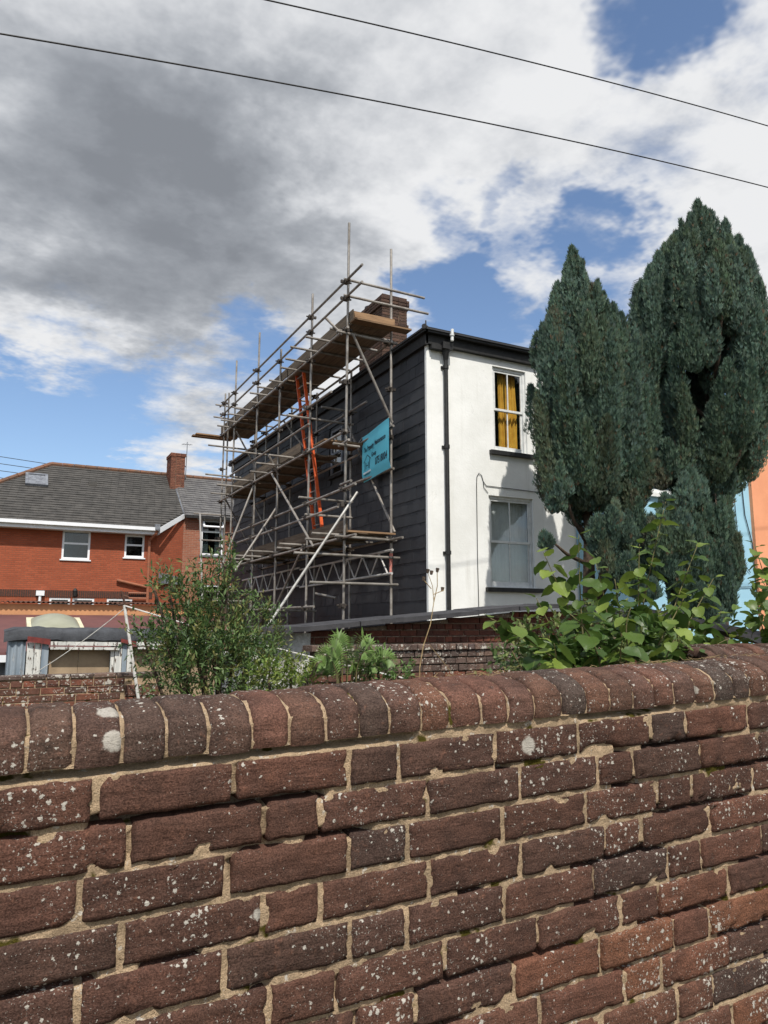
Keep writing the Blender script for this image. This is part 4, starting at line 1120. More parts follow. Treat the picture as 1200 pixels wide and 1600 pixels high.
for (xa, xb) in ((.612, .99), (.994, 1.40), (1.68, 2.3), (2.304, 2.9)):
    b = MB(); b.box(xa, xb, 11.10, 11.12, 0, 1.33); b.build('panel', M_ply, shed)
V = []; F = []; xs = np.linspace(.06, 3.0, 60); ps = [(10.945, -.155), (10.93, -.05), (10.96, 0), (11.3, .012), (12.0, .012), (13.2, .012)]
for x in xs:
    for (y, dz_) in ps:
        wv = .022 * nz(x * 3, y * 2, 1) + .012 * nz(x * 9, y * 5, 2)
        V.append((x, y + wv, 1.60 + dz_ - .018 * x + wv - (.05 * max(0, 1 - (x - .06) / .16)) + (.03 * nz(x * 5, 0, 3) if dz_ < -.1 else 0)))
m = len(ps)
for i in range(len(xs) - 1):
    for k in range(m - 1): F.append((i * m + k, (i + 1) * m + k, (i + 1) * m + k + 1, i * m + k + 1))
place(bpy.data.objects.new('felt_roof', mesh_data('felt_roof', V, F, M_felt, True)), shed)
b = MB(); b.prism([(.09, 10.98, 1.42), (3.0, 10.98, 1.36), (3.0, 10.98, 1.5), (.09, 10.98, 1.55)], (0, 2.2, .0)); b.build('roof_deck', M_black, shed)

# ------------------------------------------------------------------ garden walls behind the near wall
M_gb = brick_mat('garden_brick', [(108, 76, 64), (92, 70, 62), (124, 82, 66), (86, 68, 62), (134, 84, 68)], 1.2, 0.5, 22)
M_gg = brick_mat('grey_lichen_brick', [(98, 84, 78), (84, 74, 70), (118, 98, 88), (90, 80, 78)], 1.3, 0.4, 30)
M_rb = brick_mat('brown_red_brick', [(108, 68, 56), (94, 62, 53), (120, 74, 60), (84, 60, 53)], 0.3, 0.5, 22)  # browner red brick mix for the lean-to wall and the slab support
wc = thing('low_brick_wall', 'low weathered brick wall with end pier in front of the shed', 'wall', (.8, 8.5, 0))
b = MB(); b.box(-2.5, 1.60, 8.512, 8.70, 0, 1.09); b.build('mortar_body', M_mortar, wc)
lay_bricks(wc, -1.6, 1.24, .62, 1.07, 8.50, M_gb, header=3)
lay_bricks(wc, 1.25, 1.61, .62, .99, 8.46, M_gb, bl=.17, bh=.115)
lay_bricks(wc, -1.6, 1.62, 1.072, 1.12, 8.49, M_gg, bl=.22, bh=.04, depth=.24)

wa = thing('lean_to_wall', 'red brick lean-to wall under dark slate coping at the foot of the house', 'wall', (4.5, 7.5, 0))
zt = lambda x: np.interp(x, [2.35, 2.9, 5.92, 6.7, 8.6], [1.57, 1.585, 1.85, 1.86, 1.76])
b = MB(); b.box(2.98, 8.6, 7.515, 7.70, 0, 1.52); b.prism([(2.98, 7.52, 1.5), (8.6, 7.52, 1.5), (8.6, 7.52, 1.71), (6.7, 7.52, 1.81), (5.92, 7.52, 1.80), (2.98, 7.52, 1.54)], (0, .18, 0)); b.build('mortar_body', M_mortar_d, wa)
lay_bricks(wa, 2.98, 7.2, 1.2, 1.86, 7.5, M_rb, bl=.21, header=2, top=lambda x: zt(x) - .03, jig=.006)
xs = [2.35, 2.9]
while xs[-1] < 8.5: xs.append(xs[-1] + random.uniform(.45, .62))
for k, (a, c) in enumerate(zip(xs, xs[1:])):
    b = MB(); za, zc_ = zt(a) - .022, zt(c) - .022; o = random.uniform(-.012, .012); l_ = random.uniform(0, .008)
    b.prism([(a + .003, 7.26 + o, za + l_), (c - .003, 7.26 + o, zc_ + l_), (c - .003, 7.26 + o, zc_ + .05 + l_), (a + .003, 7.26 + o, za + .05 + l_)], (0, .56, .02)); b.build('coping_slab', M_copeA, wa)

pr = thing('whitewashed_pier', 'flaking whitewashed rubble pier beside the leafy bush', 'wall', (2.7, 7.55, 0))
V = []; F = []; nu, nv = 22, 40
for j in range(nv + 1):
    for i in range(nu + 1):
        x = 2.30 + .67 * i / nu; z = 1.545 * j / nv; V.append((x, 7.47 + .03 * nz(x * 6, z * 6, 2) + .014 * nz(x * 18, z * 18, 4), z))
for j in range(nv):
    for i in range(nu): F.append((j * (nu + 1) + i, j * (nu + 1) + i + 1, (j + 1) * (nu + 1) + i + 1, (j + 1) * (nu + 1) + i))
place(bpy.data.objects.new('face', mesh_data('face', V, F, M_rubble, True)), pr)
b = MB(); b.box(2.31, 2.965, 7.53, 8.1, 0, 1.54); b.build('body', M_rubble, pr)

wb = thing('stepped_brick_wall', 'lichen-grey brick wall with brick-on-edge top in front of the lean-to wall', 'wall', (4, 7.2, 0))
b = MB(); b.box(2.86, 7.0, 7.015, 7.2, 0, 1.36); b.build('mortar_body', M_mortar_d, wb)
zc0 = 1.36
lay_bricks(wb, 2.78, 6.4, zc0, zc0 + .066, 6.94, M_gg, bl=.075, bh=.062, gap=.006, depth=.27, jig=.008)
for r in range(5): lay_bricks(wb, 2.84, 6.4, zc0 - .076 * (r + 1), zc0 - .076 * r, 6.965 + .008 * r, M_gg if r < 3 else M_gb, bl=.105 if r % 2 == 0 else .13, bh=.066, gap=.008, depth=.2, jig=.006)

# short return wall and slabs at the right, mostly behind the hazel
wr = thing('return_wall', 'brick wall end with rounded brick coping behind the right end of the near wall', 'wall', (3.2, 2.4, 0))
b = MB(); b.box(2.92, 4.4, 2.42, 2.60, 0, 1.44); b.build('mortar_body', M_mortar_d, wr)
lay_bricks(wr, 2.9, 4.4, .9, 1.43, 2.40, M_gb)
cop_me = []
for k in range(4):
    V, F = coping_brick(-.032, .032, 50 + k); V = [(v[0], v[1] - WY, v[2] - CB) for v in V]; cop_me.append(mesh_data('coping_brick', V, F, M_cope, True))
for k in range(21): inst('coping_brick', cop_me[k % 4], wr, (2.93 + .07 * k, 2.38, 1.432 + .012 * (k % 2)))
sl = thing('slab_roof', 'broken dark slate slabs lying on a lean-to behind the hazel', 'roof slabs', (5.2, 4.5, 0))
for k, (x, y, z, a) in enumerate(((4.75, 4.55, 1.69, .12), (5.2, 4.5, 1.66, .2), (5.6, 4.4, 1.58, .24), (6.0, 4.4, 1.53, .2))):
    b = MB(); mx = Matrix.Translation((x, y, z)) @ Euler((.18, a, .1 * (k % 2))).to_matrix().to_4x4(); b.box(-.26, .26, -.25, .3, -.03, .03, mx); b.build('slab', M_copeA, sl)
b = MB(); b.box(4.5, 6.3, 4.4, 4.7, 0, 1.44); b.build('support', M_rb, sl)

# clothes post and its lines
cp = thing('clothes_post', 'leaning white clothes post rising in front of the shed', 'post', (1.36, 7.9, 0))
MB().tube((1.47, 7.9, 0.0), (1.11, 7.9, 1.83), .017, 10, .015).build('pole', M_line, cp)
b = MB(); b.tube((1.13, 7.9, 1.80), (1.07, 7.88, 1.97), .011, 6); b.tube((1.05, 7.9, 1.83), (1.19, 7.9, 1.85), .012, 6); b.tube((1.07, 7.9, 1.93), (1.15, 7.9, 1.91), .01, 6); b.build('hook', M_rust, cp)
sag = lambda p, q, s, n=14: [Vector(p).lerp(Vector(q), k / n) - Vector((0, 0, s * 4 * (k / n) * (1 - k / n))) for k in range(n + 1)]
tag(MB().path(sag((1.12, 7.88, 1.82), (3.3, 6.0, 1.15), .03), .0075, 6).build('clothes_line', M_line), 'white washing line running from the post down to the right', 'washing line', kind='thing')
tag(MB().path(sag((1.12, 7.9, 1.80), (.30, 8.46, 1.11), .03), .004, 6).build('guy_wire', M_line), 'thin guy wire from the clothes post down to the low brick wall', 'wire', kind='thing')

# overhead cables
def wire(pts, label):
    (x1, z1), (x2, z2), (x3, z3) = pts
    cf = np.polyfit([x1, x2, x3], [z1, z2, z3], 2)
    P = [(x, 7.0, float(np.polyval(cf, x))) for x in np.linspace(-6, 24, 50)]
    tag(MB().path(P, .0085, 7).build('overhead_cable', M_cable), label, 'cable', 'overhead cables', 'thing')
wire([(-.38, 7.03), (3.61, 7.75), (10.71, 8.74)], 'lower of the two black overhead cables crossing the sky')
wire([(2.16, 8.49), (5.53, 9.10), (10.85, 9.90)], 'upper of the two black overhead cables crossing the sky')

# ------------------------------------------------------------------ conifers
M_con = foliage_mat('conifer_foliage', 0.65, 0.18, 0.25)
M_leafs = foliage_mat('shrub_foliage', 0.5, 0.28, 0.4)


def unit(a): return a / np.maximum(np.linalg.norm(a, axis=-1, keepdims=True), 1e-9)


def sprays(P, D, L, C, rng, k=3, width=.075, spread=.36):
    """fans of narrow scale-leaf sprays at points P pointing along D"""
    n = len(P); s = unit(np.cross(D, unit(rng.normal(size=(n, 3)))))
    V = np.zeros((n, k, 4, 3), np.float32)
    for i in range(k):
        a = (i - (k - 1) / 2) * spread + rng.normal(0, .08, n); ln = L * (1.0 - .18 * abs(i - (k - 1) / 2)) * rng.uniform(.85, 1.15, n)
        dk = D * np.cos(a)[:, None] + s * np.sin(a)[:, None]; sk = -D * np.sin(a)[:, None] + s * np.cos(a)[:, None]
        wv = sk * (ln * width)[:, None]
        V[:, i, 0] = P; V[:, i, 1] = P + dk * (ln * .5)[:, None] + wv; V[:, i, 2] = P + dk * ln[:, None]; V[:, i, 3] = P + dk * (ln * .5)[:, None] - wv
    F = np.arange(n * k * 4).reshape(-1, 4)
    return V.reshape(-1, 3), F, np.repeat(C, k * 4, axis=0)


CC = np.array([lin(84, 106, 93)[:3], lin(80, 102, 85)[:3], lin(88, 110, 99)[:3], lin(86, 102, 77)[:3], lin(92, 98, 74)[:3], lin(102, 92, 72)[:3]])


def conifer(name, label, ax, zs, rs, nplume, clumps, seed, apex, lean=(0, 0)):
    rng = np.random.default_rng(seed); t = thing(name, label, 'tree', (ax[0], ax[1], 0), 'blue-green conifers')
    Ps, Ds, Ls, Cs = [], [], [], []
    ztop, zbot = max(zs), min(zs)

    def plume(c, r, h, axis, n, ci):
        tt = rng.uniform(0, 1, n) ** .85; ph = rng.uniform(0, 2 * np.pi, n)
        pr = r * np.minimum(1, tt / .25) ** .6 * (1 - tt) ** .6 * 1.25 * (1 + .20 * np.sin(4 * ph + tt * 5 + c[0] * 9) + .13 * np.sin(9 * ph + 6 * tt + c[1] * 7) + .08 * np.sin(23 * tt + 3 * ph))
        rf = rng.uniform(0, 1, n) ** .22
        a1 = unit(np.cross(axis, [.3, .5, .1])); a2 = np.cross(axis, a1)
        rad = a1 * np.cos(ph)[:, None] + a2 * np.sin(ph)[:, None]
        P = c + axis * (h * tt)[:, None] + rad * (rf * pr)[:, None]
        D = unit(axis * 1.0 + rad * .24 + rng.normal(0, .15, (n, 3)))
        C = (CC[ci] * .6 + CC[rng.integers(0, 5, n)] * .4) * rng.uniform(.8, 1.22, (n, 1)) * rng.normal(1, .04, (n, 3)) * rng.uniform(.82, 1.2)
        br = rng.random(n) < .025; C[br] = np.array(lin(104, 84, 64)[:3]) * rng.uniform(.7, 1.2, (br.sum(), 1)); yg = rng.random(n) < .08; C[yg] = np.array(lin(104, 126, 102)[:3]) * rng.uniform(.8, 1.15, (yg.sum(), 1))
        Ps.append(P); Ds.append(D); Ls.append(rng.uniform(.035, .115, n)); Cs.append(C)

    zz = np.linspace(zbot, ztop - .15, 200); wts = np.interp(zz, zs[::-1], rs[::-1]) + .06; wts /= wts.sum()
    for i in range(nplume):
        z = rng.choice(zz, p=wts); R = np.interp(z, zs[::-1], rs[::-1]); th = rng.uniform(0, 2 * np.pi)
        tp = min(1, max(.25, (ztop - z) / 1.6)); h = rng.uniform(.9, 1.9) * max(.55, tp); r = rng.uniform(.13, .25) * tp
        q = R * (rng.uniform(.62, 1.02) if rng.random() < .87 else rng.uniform(.2, .7)) - r * .5
        im = int(np.argmax(rs)); ze = float(np.interp(max(q, 0), rs[:im + 1], zs[:im + 1])) + rng.uniform(-.1, .10)
        z0 = max(z - h * .5, zbot - .15 + .75 * q / max(rs)); z0 = min(z0, ze - .45); h = min(h, ze - z0)
        lift = (z - zbot) / (ztop - zbot)
        c = np.array([ax[0] + lean[0] * lift + math.cos(th) * q * .88, ax[1] + lean[1] * lift + math.sin(th) * q * .88, z0])
        out = np.array([math.cos(th), math.sin(th), 0]); slope = .16 if z < zbot + 2.2 else (-.04 if z > ztop - 2.0 else .05)
        axis = unit(np.array([0, 0, 1.0]) + out * (slope + rng.normal(0, .04)))
        ci = rng.choice(6, p=[.29, .26, .22, .15, .06, .02])
        plume(c, r, h, axis, int(2000 * (r / .2) * (h / 1.3)), ci)
    for (o_, zt_, h, r) in apex:                                  # leading shoots
        plume(np.array([ax[0] + o_ * .889, ax[1] - o_ * .459 + rng.uniform(-.1, .1), zt_ - h]), r, h, unit(np.array([rng.normal(0, .03), rng.normal(0, .03), 1.0])), int(2200 * (r / .2) * (h / 1.3)), rng.choice(3))
    for (x, y, z, r, h, m) in clumps:                             # separate lower tufts
        for i in range(m):
            th = rng.uniform(0, 2 * np.pi); q = r * math.sqrt(rng.uniform(0, 1)) * .8; f = rng.uniform(-.1, .55)
            rr = r * rng.uniform(.3, .5); sh = max(.35, 1 - q / r * .5)
            plume(np.array([x + math.cos(th) * q, y + math.sin(th) * q, z - h / 2 + f * h * sh]), rr, h * rng.uniform(.4, .6) * sh, unit(np.array([math.cos(th) * .12, math.sin(th) * .12, 1.0])), int(1200 * rr / .12 * max(.6, h / 2.2)), rng.choice(6, p=[.25, .2, .3, .1, .08, .07]))
    V, F, C = sprays(np.concatenate(Ps), np.concatenate(Ds), np.concatenate(Ls), np.concatenate(Cs), rng)
    crown = place(bpy.data.objects.new('crown', mesh_data('crown', V, F, M_con, False, C)), t)
    tag(crown, kind='stuff')
    b = MB(); b.path([(ax[0] + .06, ax[1], 0), (ax[0] - .03, ax[1] + .02, 1.4), (ax[0] + .05, ax[1], 3.2), (ax[0], ax[1], ztop - 1.2)], [.15, .12, .09, .02], 10)
    for k in range(9):
        th = k * 2.4; z = zbot + .2 + k * .35
        R = float(np.interp(z + .6, zs[::-1], rs[::-1])) * .75
        b.path([(ax[0], ax[1], z - .7), (ax[0] + math.cos(th) * R * .6, ax[1] + math.sin(th) * R * .6, z - .1), (ax[0] + math.cos(th) * R, ax[1] + math.sin(th) * R, z + 1.0)], [.045, .035, .012], 6)
    for (x, y, z, r, h, m) in clumps: b.path([(ax[0], ax[1], max(.6, z - h)), ((x + ax[0]) / 2, (y + ax[1]) / 2, z - h * .6), (x, y, z + h * .2)], [.04, .03, .01], 6)
    b.build('trunk', M_bark, t, True)
    return t, len(V)


t1 = conifer('conifer', 'shorter blue-green conifer standing against the white house front', (8.80, 9.5), [8.30, 8.2, 8.03, 7.65, 7.28, 6.79, 6.31, 5.83, 5.25, 4.67, 3.99, 3.6, 3.3], [.10, .17, .24, .42, .58, .80, .89, .93, .96, .99, .90, .62, .35], 100,
             [(8.48, 8.6, 3.15, .30, 1.5, 20), (7.92, 9.15, 3.9, .24, .9, 8), (7.72, 9.3, 3.0, .17, .35, 6), (8.72, 8.5, 2.4, .38, .9, 16), (9.42, 9.05, 5.25, .34, 3.5, 46), (9.65, 9.0, 5.7, .28, 3.2, 34), (9.25, 8.9, 3.3, .30, 1.5, 18)], 11,
             [(0, 8.40, 1.5, .20), (.10, 8.15, 1.4, .2), (-.14, 8.05, 1.4, .2), (.26, 7.85, 1.4, .2), (-.27, 7.72, 1.3, .2), (.42, 7.5, 1.3, .2), (-.40, 7.4, 1.2, .2), (.58, 7.15, 1.2, .2), (-.72, 6.75, .7, .15), (.70, 6.9, 1.1, .18), (.64, 7.3, 1.4, .17), (.80, 7.1, 1.5, .18), (.93, 7.2, 1.5, .16), (1.02, 6.9, 1.5, .18)])
t2 = conifer('conifer', 'taller twin-topped blue-green conifer at the right', (10.80, 8.5), [9.1, 9.0, 8.78, 8.42, 7.94, 7.31, 6.45, 5.26, 4.5, 4.0, 3.6], [.18, .30, .46, .74, 1.02, 1.15, 1.22, 1.16, .74, .42, .25], 150,
             [(10.22, 8.1, 2.75, .34, 2.2, 26), (9.62, 8.2, 2.7, .34, 1.5, 22), (9.3, 8.3, 2.9, .32, 1.4, 16), (9.85, 8.15, 2.1, .34, 1.0, 16), (9.55, 8.15, 3.4, .36, 1.4, 16), (9.95, 8.3, 3.1, .4, 1.5, 20), (9.9, 8.5, 4.4, .35, 1.6, 16), (10.1, 8.3, 3.75, .30, 1.2, 14), (10.45, 8.2, 3.6, .25, 1.0, 10), (11.25, 8.35, 8.6, .16, 1.1, 6)], 23,
             [(0, 9.28, 1.6, .24), (.15, 9.15, 1.5, .22), (.36, 9.14, 1.4, .22), (-.14, 9.0, 1.4, .22), (.52, 8.9, 1.3, .2), (-.30, 8.75, 1.4, .22), (-.48, 8.55, 1.4, .22), (.72, 8.6, 1.3, .2), (-.74, 8.3, 1.4, .22), (-1.0, 7.95, 1.3, .22), (.9, 8.3, 1.2, .2), (-1.12, 7.7, 1.0, .18), (1.05, 7.9, 1.2, .2)])
# dead shoots sticking out of the taller tree
b = MB(); b.path([(11.6, 7.9, 4.6), (11.75, 7.7, 4.55), (12.1, 7.6, 4.38)], [.014, .011, .006], 6); b.path([(11.5, 7.9, 4.05), (11.8, 7.7, 4.0), (12.15, 7.6, 4.02)], [.014, .011, .006], 6)
b.build('dead_branch', M_straw, t2[0])

# ------------------------------------------------------------------ leafy shrubs
def lance_leaves(P, D, N, L, C, width=.17, fold=.25):
    """narrow folded leaves: two quads each"""
    S_ = unit(np.cross(D, N)); N = np.cross(S_, D); n = len(P)
    V = np.zeros((n, 6, 3), np.float32); Lc = L[:, None]
    V[:, 0] = P; V[:, 3] = P + D * Lc - N * Lc * .12
    mid = P + D * Lc * .5
    V[:, 1] = mid + S_ * Lc * width + N * Lc * width * fold; V[:, 2] = mid - S_ * Lc * width + N * Lc * width * fold
    V[:, 4] = mid; V[:, 5] = mid
    base = np.arange(n)[:, None] * 6
    F = np.concatenate([base + np.array([[0, 1, 3, 4]]), base + np.array([[0, 4, 3, 2]])])
    return V.reshape(-1, 3), F, np.repeat(C, 6, axis=0)


def blob_shrub(name, label, root, blobs_, dens, L, cols, seed, cat='shrub', width=.17, up=.35, group=None):
    rng = np.random.default_rng(seed); t = thing(name, label, cat, (root[0], root[1], 0), group)
    Ps, Ds, Cs = [], [], []
    b = MB()
    for (x, y, z, r) in blobs_:
        n = int(dens * r * r)
        # twigs carry the leaves so that they gather in short sprays
        nt = max(6, n // 9); dirs = unit(rng.normal(size=(nt, 3)) + [0, 0, .25]); rad = r * rng.uniform(.25, 1.0, (nt, 1)) ** .6
        base = np.array([x, y, z]) + dirs * rad * np.array([1, 1, .95]); td = unit(dirs + [0, 0, up] + rng.normal(0, .3, (nt, 3)))
        k = 9; s = np.tile(np.linspace(0, 1, k), nt) * np.repeat(rng.uniform(.6, 1.2, nt), k) * L * 3.2
        P = np.repeat(base, k, 0) + np.repeat(td, k, 0) * s[:, None]
        D = unit(np.repeat(td, k, 0) * .7 + rng.normal(0, .55, (nt * k, 3)))
        ci = np.repeat(rng.integers(0, len(cols), nt), k)
        Ps.append(P); Ds.append(D); Cs.append(np.array([c[:3] for c in cols])[ci] * rng.uniform(.75, 1.3, (nt * k, 1)))
        b.path([(root[0] + rng.normal(0, .06), root[1], 0), ((root[0] + x) / 2 + rng.normal(0, .05), (root[1] + y) / 2, z * .6), (x, y, z), (x + rng.normal(0, r * .4), y, z + r * .8)], [.022, .016, .010, .003], 6)
    P = np.concatenate(Ps); D = np.concatenate(Ds); n = len(P)
    V, F, C = lance_leaves(P, D, unit(rng.normal(0, .5, (n, 3)) + [0, 0, 1]), rng.uniform(.7, 1.25, n) * L, np.concatenate(Cs), width)
    tag(place(bpy.data.objects.new('foliage', mesh_data('foliage', V, F, M_leafs, False, C)), t), kind='stuff')
    b.build('stems', M_bark, t, True)
    return t


GR = [lin(84, 106, 58), lin(70, 94, 52), lin(98, 120, 66), lin(78, 98, 62), lin(112, 112, 64)]
blob_shrub('leafy_bush', 'dense narrow-leaved green bush in front of the scaffold and shed', (1.65, 6.3), [(1.63, 6.4, 1.42, .40), (1.42, 6.4, 1.78, .19), (1.24, 6.3, 1.88, .13), (1.72, 6.4, 1.86, .16), (1.73, 6.4, 2.12, .10), (2.04, 6.5, 1.55, .2), (1.25, 6.2, 1.36, .2), (1.59, 6.2, 1.15, .5), (1.92, 6.3, 1.25, .28), (2.12, 6.5, 1.68, .10), (1.34, 6.3, 1.58, .17), (1.88, 6.5, 1.8, .10), (1.12, 6.3, 1.9, .07), (1.62, 6.4, 2.02, .10), (1.78, 6.4, 2.2, .05), (1.05, 6.25, 1.5, .09), (2.2, 6.4, 1.45, .10), (1.5, 6.4, 1.98, .08)], 17000, .056, GR, 5, 'shrub', .15, .6)
YG = [lin(112, 128, 58), lin(96, 118, 54), lin(124, 134, 66)]
blob_shrub('bramble', 'low yellow-green bramble between the leafy bush and the fern-like plant', (1.98, 5.45), [(1.99, 5.4, 1.22, .15), (1.85, 5.5, 1.2, .15), (2.08, 5.3, 1.2, .11)], 30000, .034, YG, 8, 'plant', .24)
blob_shrub('weed_clump', 'light green weeds at the foot of the lichen-grey wall', (2.66, 5.15), [(2.63, 5.2, 1.27, .12), (2.74, 5.1, 1.22, .10), (2.56, 5.2, 1.22, .10)], 24000, .04, [lin(104, 128, 70), lin(90, 116, 62)], 9, 'plant', .25)
blob_shrub('ivy_clump', 'small green weeds on top of the near wall beside the grey wall', (3.12, 4.1), [(3.11, 4.2, 1.33, .12), (3.2, 4.0, 1.34, .11), (3.35, 4.1, 1.33, .12)], 24000, .04, GR, 10, 'plant', .3)

# fern-like plant: one mesh per frond, leaflets in pairs
fp = thing('feathery_plant', 'feathery plant with drooping pinnate fronds behind the near wall', 'plant', (2.38, 5.2, 0))
FR = [(2.07, 1.42), (2.14, 1.47), (2.25, 1.54), (2.38, 1.57), (2.49, 1.54), (2.6, 1.49), (2.68, 1.39), (2.3, 1.40), (2.46, 1.44), (2.2, 1.33), (2.57, 1.34), (2.34, 1.50), (2.42, 1.35), (2.12, 1.36)]
rng = np.random.default_rng(3)
for (x, z) in FR:
    yb, yt = 5.2 + rng.uniform(-.1, .1), 5.2 + rng.uniform(-.3, .15); p0 = np.array([2.38 + (x - 2.38) * .25, yb, 1.1]); p2 = np.array([x, yt, z - .05]); p1 = np.array([2.38 + (x - 2.38) * .7, (yb + yt) / 2, z + .10])
    tt = np.linspace(.25, 1, 24); P = ((1 - tt) ** 2)[:, None] * p0 + (2 * tt * (1 - tt))[:, None] * p1 + (tt ** 2)[:, None] * p2
    T = unit(np.gradient(P, axis=0)); sd = unit(np.cross(T, [0.2, -1.0, .35]))
    PP = np.repeat(P, 2, 0); DD = unit(np.repeat(T, 2, 0) * .45 + np.stack([sd, -sd], 1).reshape(-1, 3) + [0, 0, -.3])
    LL = np.repeat(.085 * np.sin(np.pi * (.12 + .8 * (tt - .25) / .75)), 2) + .02
    V, F, C = lance_leaves(PP, DD, np.tile([0, -.4, 1.0], (len(PP), 1)), LL, np.array(lin(104, 130, 66)[:3]) * rng.uniform(.75, 1.25, (len(PP), 1)), .105, .2)
    fr = place(bpy.data.objects.new('frond', mesh_data('frond', V, F, M_leafs, False, C)), fp)
    MB().path([p0 - [0, 0, 1.1]] + list(P[::4]), [.006, .005, .004, .0035, .003, .002, .0015][:1 + len(P[::4])], 5).build('stalk', M_stem, fr)

# hazel: every large leaf its own piece
m, t = new_mat('hazel_leaf')
rp = t.add('ShaderNodeValToRGB'); t.set(rp.inputs[0], t.rnd)
e_ = rp.color_ramp.elements; e_[0].color = lin(64, 90, 40); e_[1].color = lin(136, 154, 68); q = e_.new(.5); q.color = lin(84, 108, 46)
tc = t.add('ShaderNodeTexCoord').outputs['Object']; sp = t.add('ShaderNodeSeparateXYZ', i_0=tc)
vein = t.math('ABSOLUTE', t.math('SINE', t.math('MULTIPLY_ADD', t.math('ABSOLUTE', sp.outputs[0]), 28.0, t.math('MULTIPLY', sp.outputs[1], -40.0))))
c = t.mix(t.math('MULTIPLY', t.ramp(vein, .22, 0.0), .35), rp.outputs[0], lin(140, 156, 84))
c = t.mix(t.math('MULTIPLY', t.ramp(t.noise(t.pos, 90, 3), .62, .75), .4), c, lin(130, 110, 56))
finish(t, c, 0.42, vein, .0015, .5, spec=.45, trans=.34)
M_hazel = m


def hazel_leaf(sd):
    rr = random.Random(sd); V = []; F = []; n = 9
    for i in range(n + 1):
        s = i / n; y = s; wd = .46 * (math.sin(math.pi * min(1, s * .93 + .10)) ** .75) * (1 - .18 * s) if i < n else 0.0
        if i == 0: wd = .16
        zc_ = -.22 * s * s + .05 * math.sin(s * 5 + sd); tooth = .035 if i % 2 else 0
        dn = -.06 if i == 0 else 0
        V += [(-wd - tooth * (wd > .1), y + dn - tooth, zc_ + wd * .22 + rr.uniform(-.03, .03)), (-wd * .5, y, zc_ + wd * .05), (0, y, zc_), (wd * .5, y, zc_ + wd * .05), (wd + tooth * (wd > .1), y + dn - tooth, zc_ + wd * .22 + rr.uniform(-.03, .03))]
    for i in range(n):
        for k in range(4): F.append((i * 5 + k, i * 5 + k + 1, (i + 1) * 5 + k + 1, (i + 1) * 5 + k))
    return mesh_data('leaf', V, F, M_hazel, True)


leaf_me = [hazel_leaf(i) for i in range(5)]
HZ = {'left': ('hazel_shrub', 'broad-leaved green shrub reaching over the near wall in front of the white house', [((2.15, 2.5, 1.45), (1.78, 2.5, 1.65)), ((2.31, 2.6, 1.42), (2.1, 2.6, 1.74)), ((2.52, 2.7, 1.4), (2.23, 2.7, 1.96)), ((2.37, 2.6, 1.41), (2.36, 2.6, 2.04)), ((2.83, 2.9, 1.39), (2.74, 2.9, 1.94)), ((2.6, 2.6, 1.41), (2.57, 2.6, 1.84)), ((2.27, 2.4, 1.43), (2.11, 2.4, 1.67)), ((2.46, 2.4, 1.42), (2.46, 2.4, 1.7)), ((2.3, 2.3, 1.35), (2.25, 2.25, 1.56)), ((2.05, 2.4, 1.35), (1.98, 2.35, 1.55))]),
      'mid': ('hazel_shrub', 'broad-leaved green shrub with the tallest shoots in front of the conifer trunks', [((2.95, 2.9, 1.38), (3.28, 2.9, 2.31)), ((3.01, 2.9, 1.38), (3.06, 2.9, 2.06)), ((3.22, 3.0, 1.39), (3.64, 3.0, 2.1)), ((3.2, 2.9, 1.39), (3.63, 2.9, 1.89)), ((3.19, 2.8, 1.41), (3.55, 2.8, 1.7)), ((2.74, 2.6, 1.42), (3.04, 2.6, 1.77)), ((3.07, 2.7, 1.41), (3.0, 2.7, 1.68)), ((2.8, 2.5, 1.35), (2.78, 2.45, 1.62)), ((2.95, 2.6, 1.35), (3.22, 2.5, 1.56)), ((2.62, 2.4, 1.35), (2.66, 2.35, 1.56))]),
      'right': ('hazel_shrub', 'broad-leaved green shrub at the right edge against the peach house', [((4.23, 2.9, 1.38), (4.01, 2.9, 2.11)), ((3.99, 2.7, 1.4), (3.77, 2.7, 1.88)), ((3.99, 2.8, 1.39), (3.86, 2.8, 1.72)), ((4.5, 3.0, 1.37), (4.3, 3.0, 2.05))])}
LV = np.array([v.co for v in leaf_me[0].vertices]); LF = np.array([list(p.vertices) for p in leaf_me[0].polygons])


def leaf_mass(parent, areas, seed):
    """the many smaller and hidden leaves of a shrub, each real, joined"""
    r_ = random.Random(seed); Vs, Fs = [], []; k = 0
    for (x, y, z, rx, rz_, n) in areas:
        for i in range(n):
            d_ = Vector((r_.gauss(0, 1), r_.gauss(0, 1), r_.gauss(0, 1))).normalized() * r_.uniform(.3, 1) ** .5
            R = Matrix.Translation((x + d_.x * rx, y + d_.y * rx, z + d_.z * rz_)) @ Euler((r_.uniform(-.9, .3), r_.uniform(-.5, .5), r_.uniform(0, 6.28))).to_matrix().to_4x4() @ Matrix.Scale(r_.uniform(.05, .10), 4)
            m4 = np.array(R); Vs.append(LV @ m4[:3, :3].T + m4[:3, 3]); Fs.append(LF + k); k += len(LV)
    tag(place(bpy.data.objects.new('leaf_mass', mesh_data('leaf_mass', np.concatenate(Vs), np.concatenate(Fs), M_hazel, True)), parent), kind='stuff')


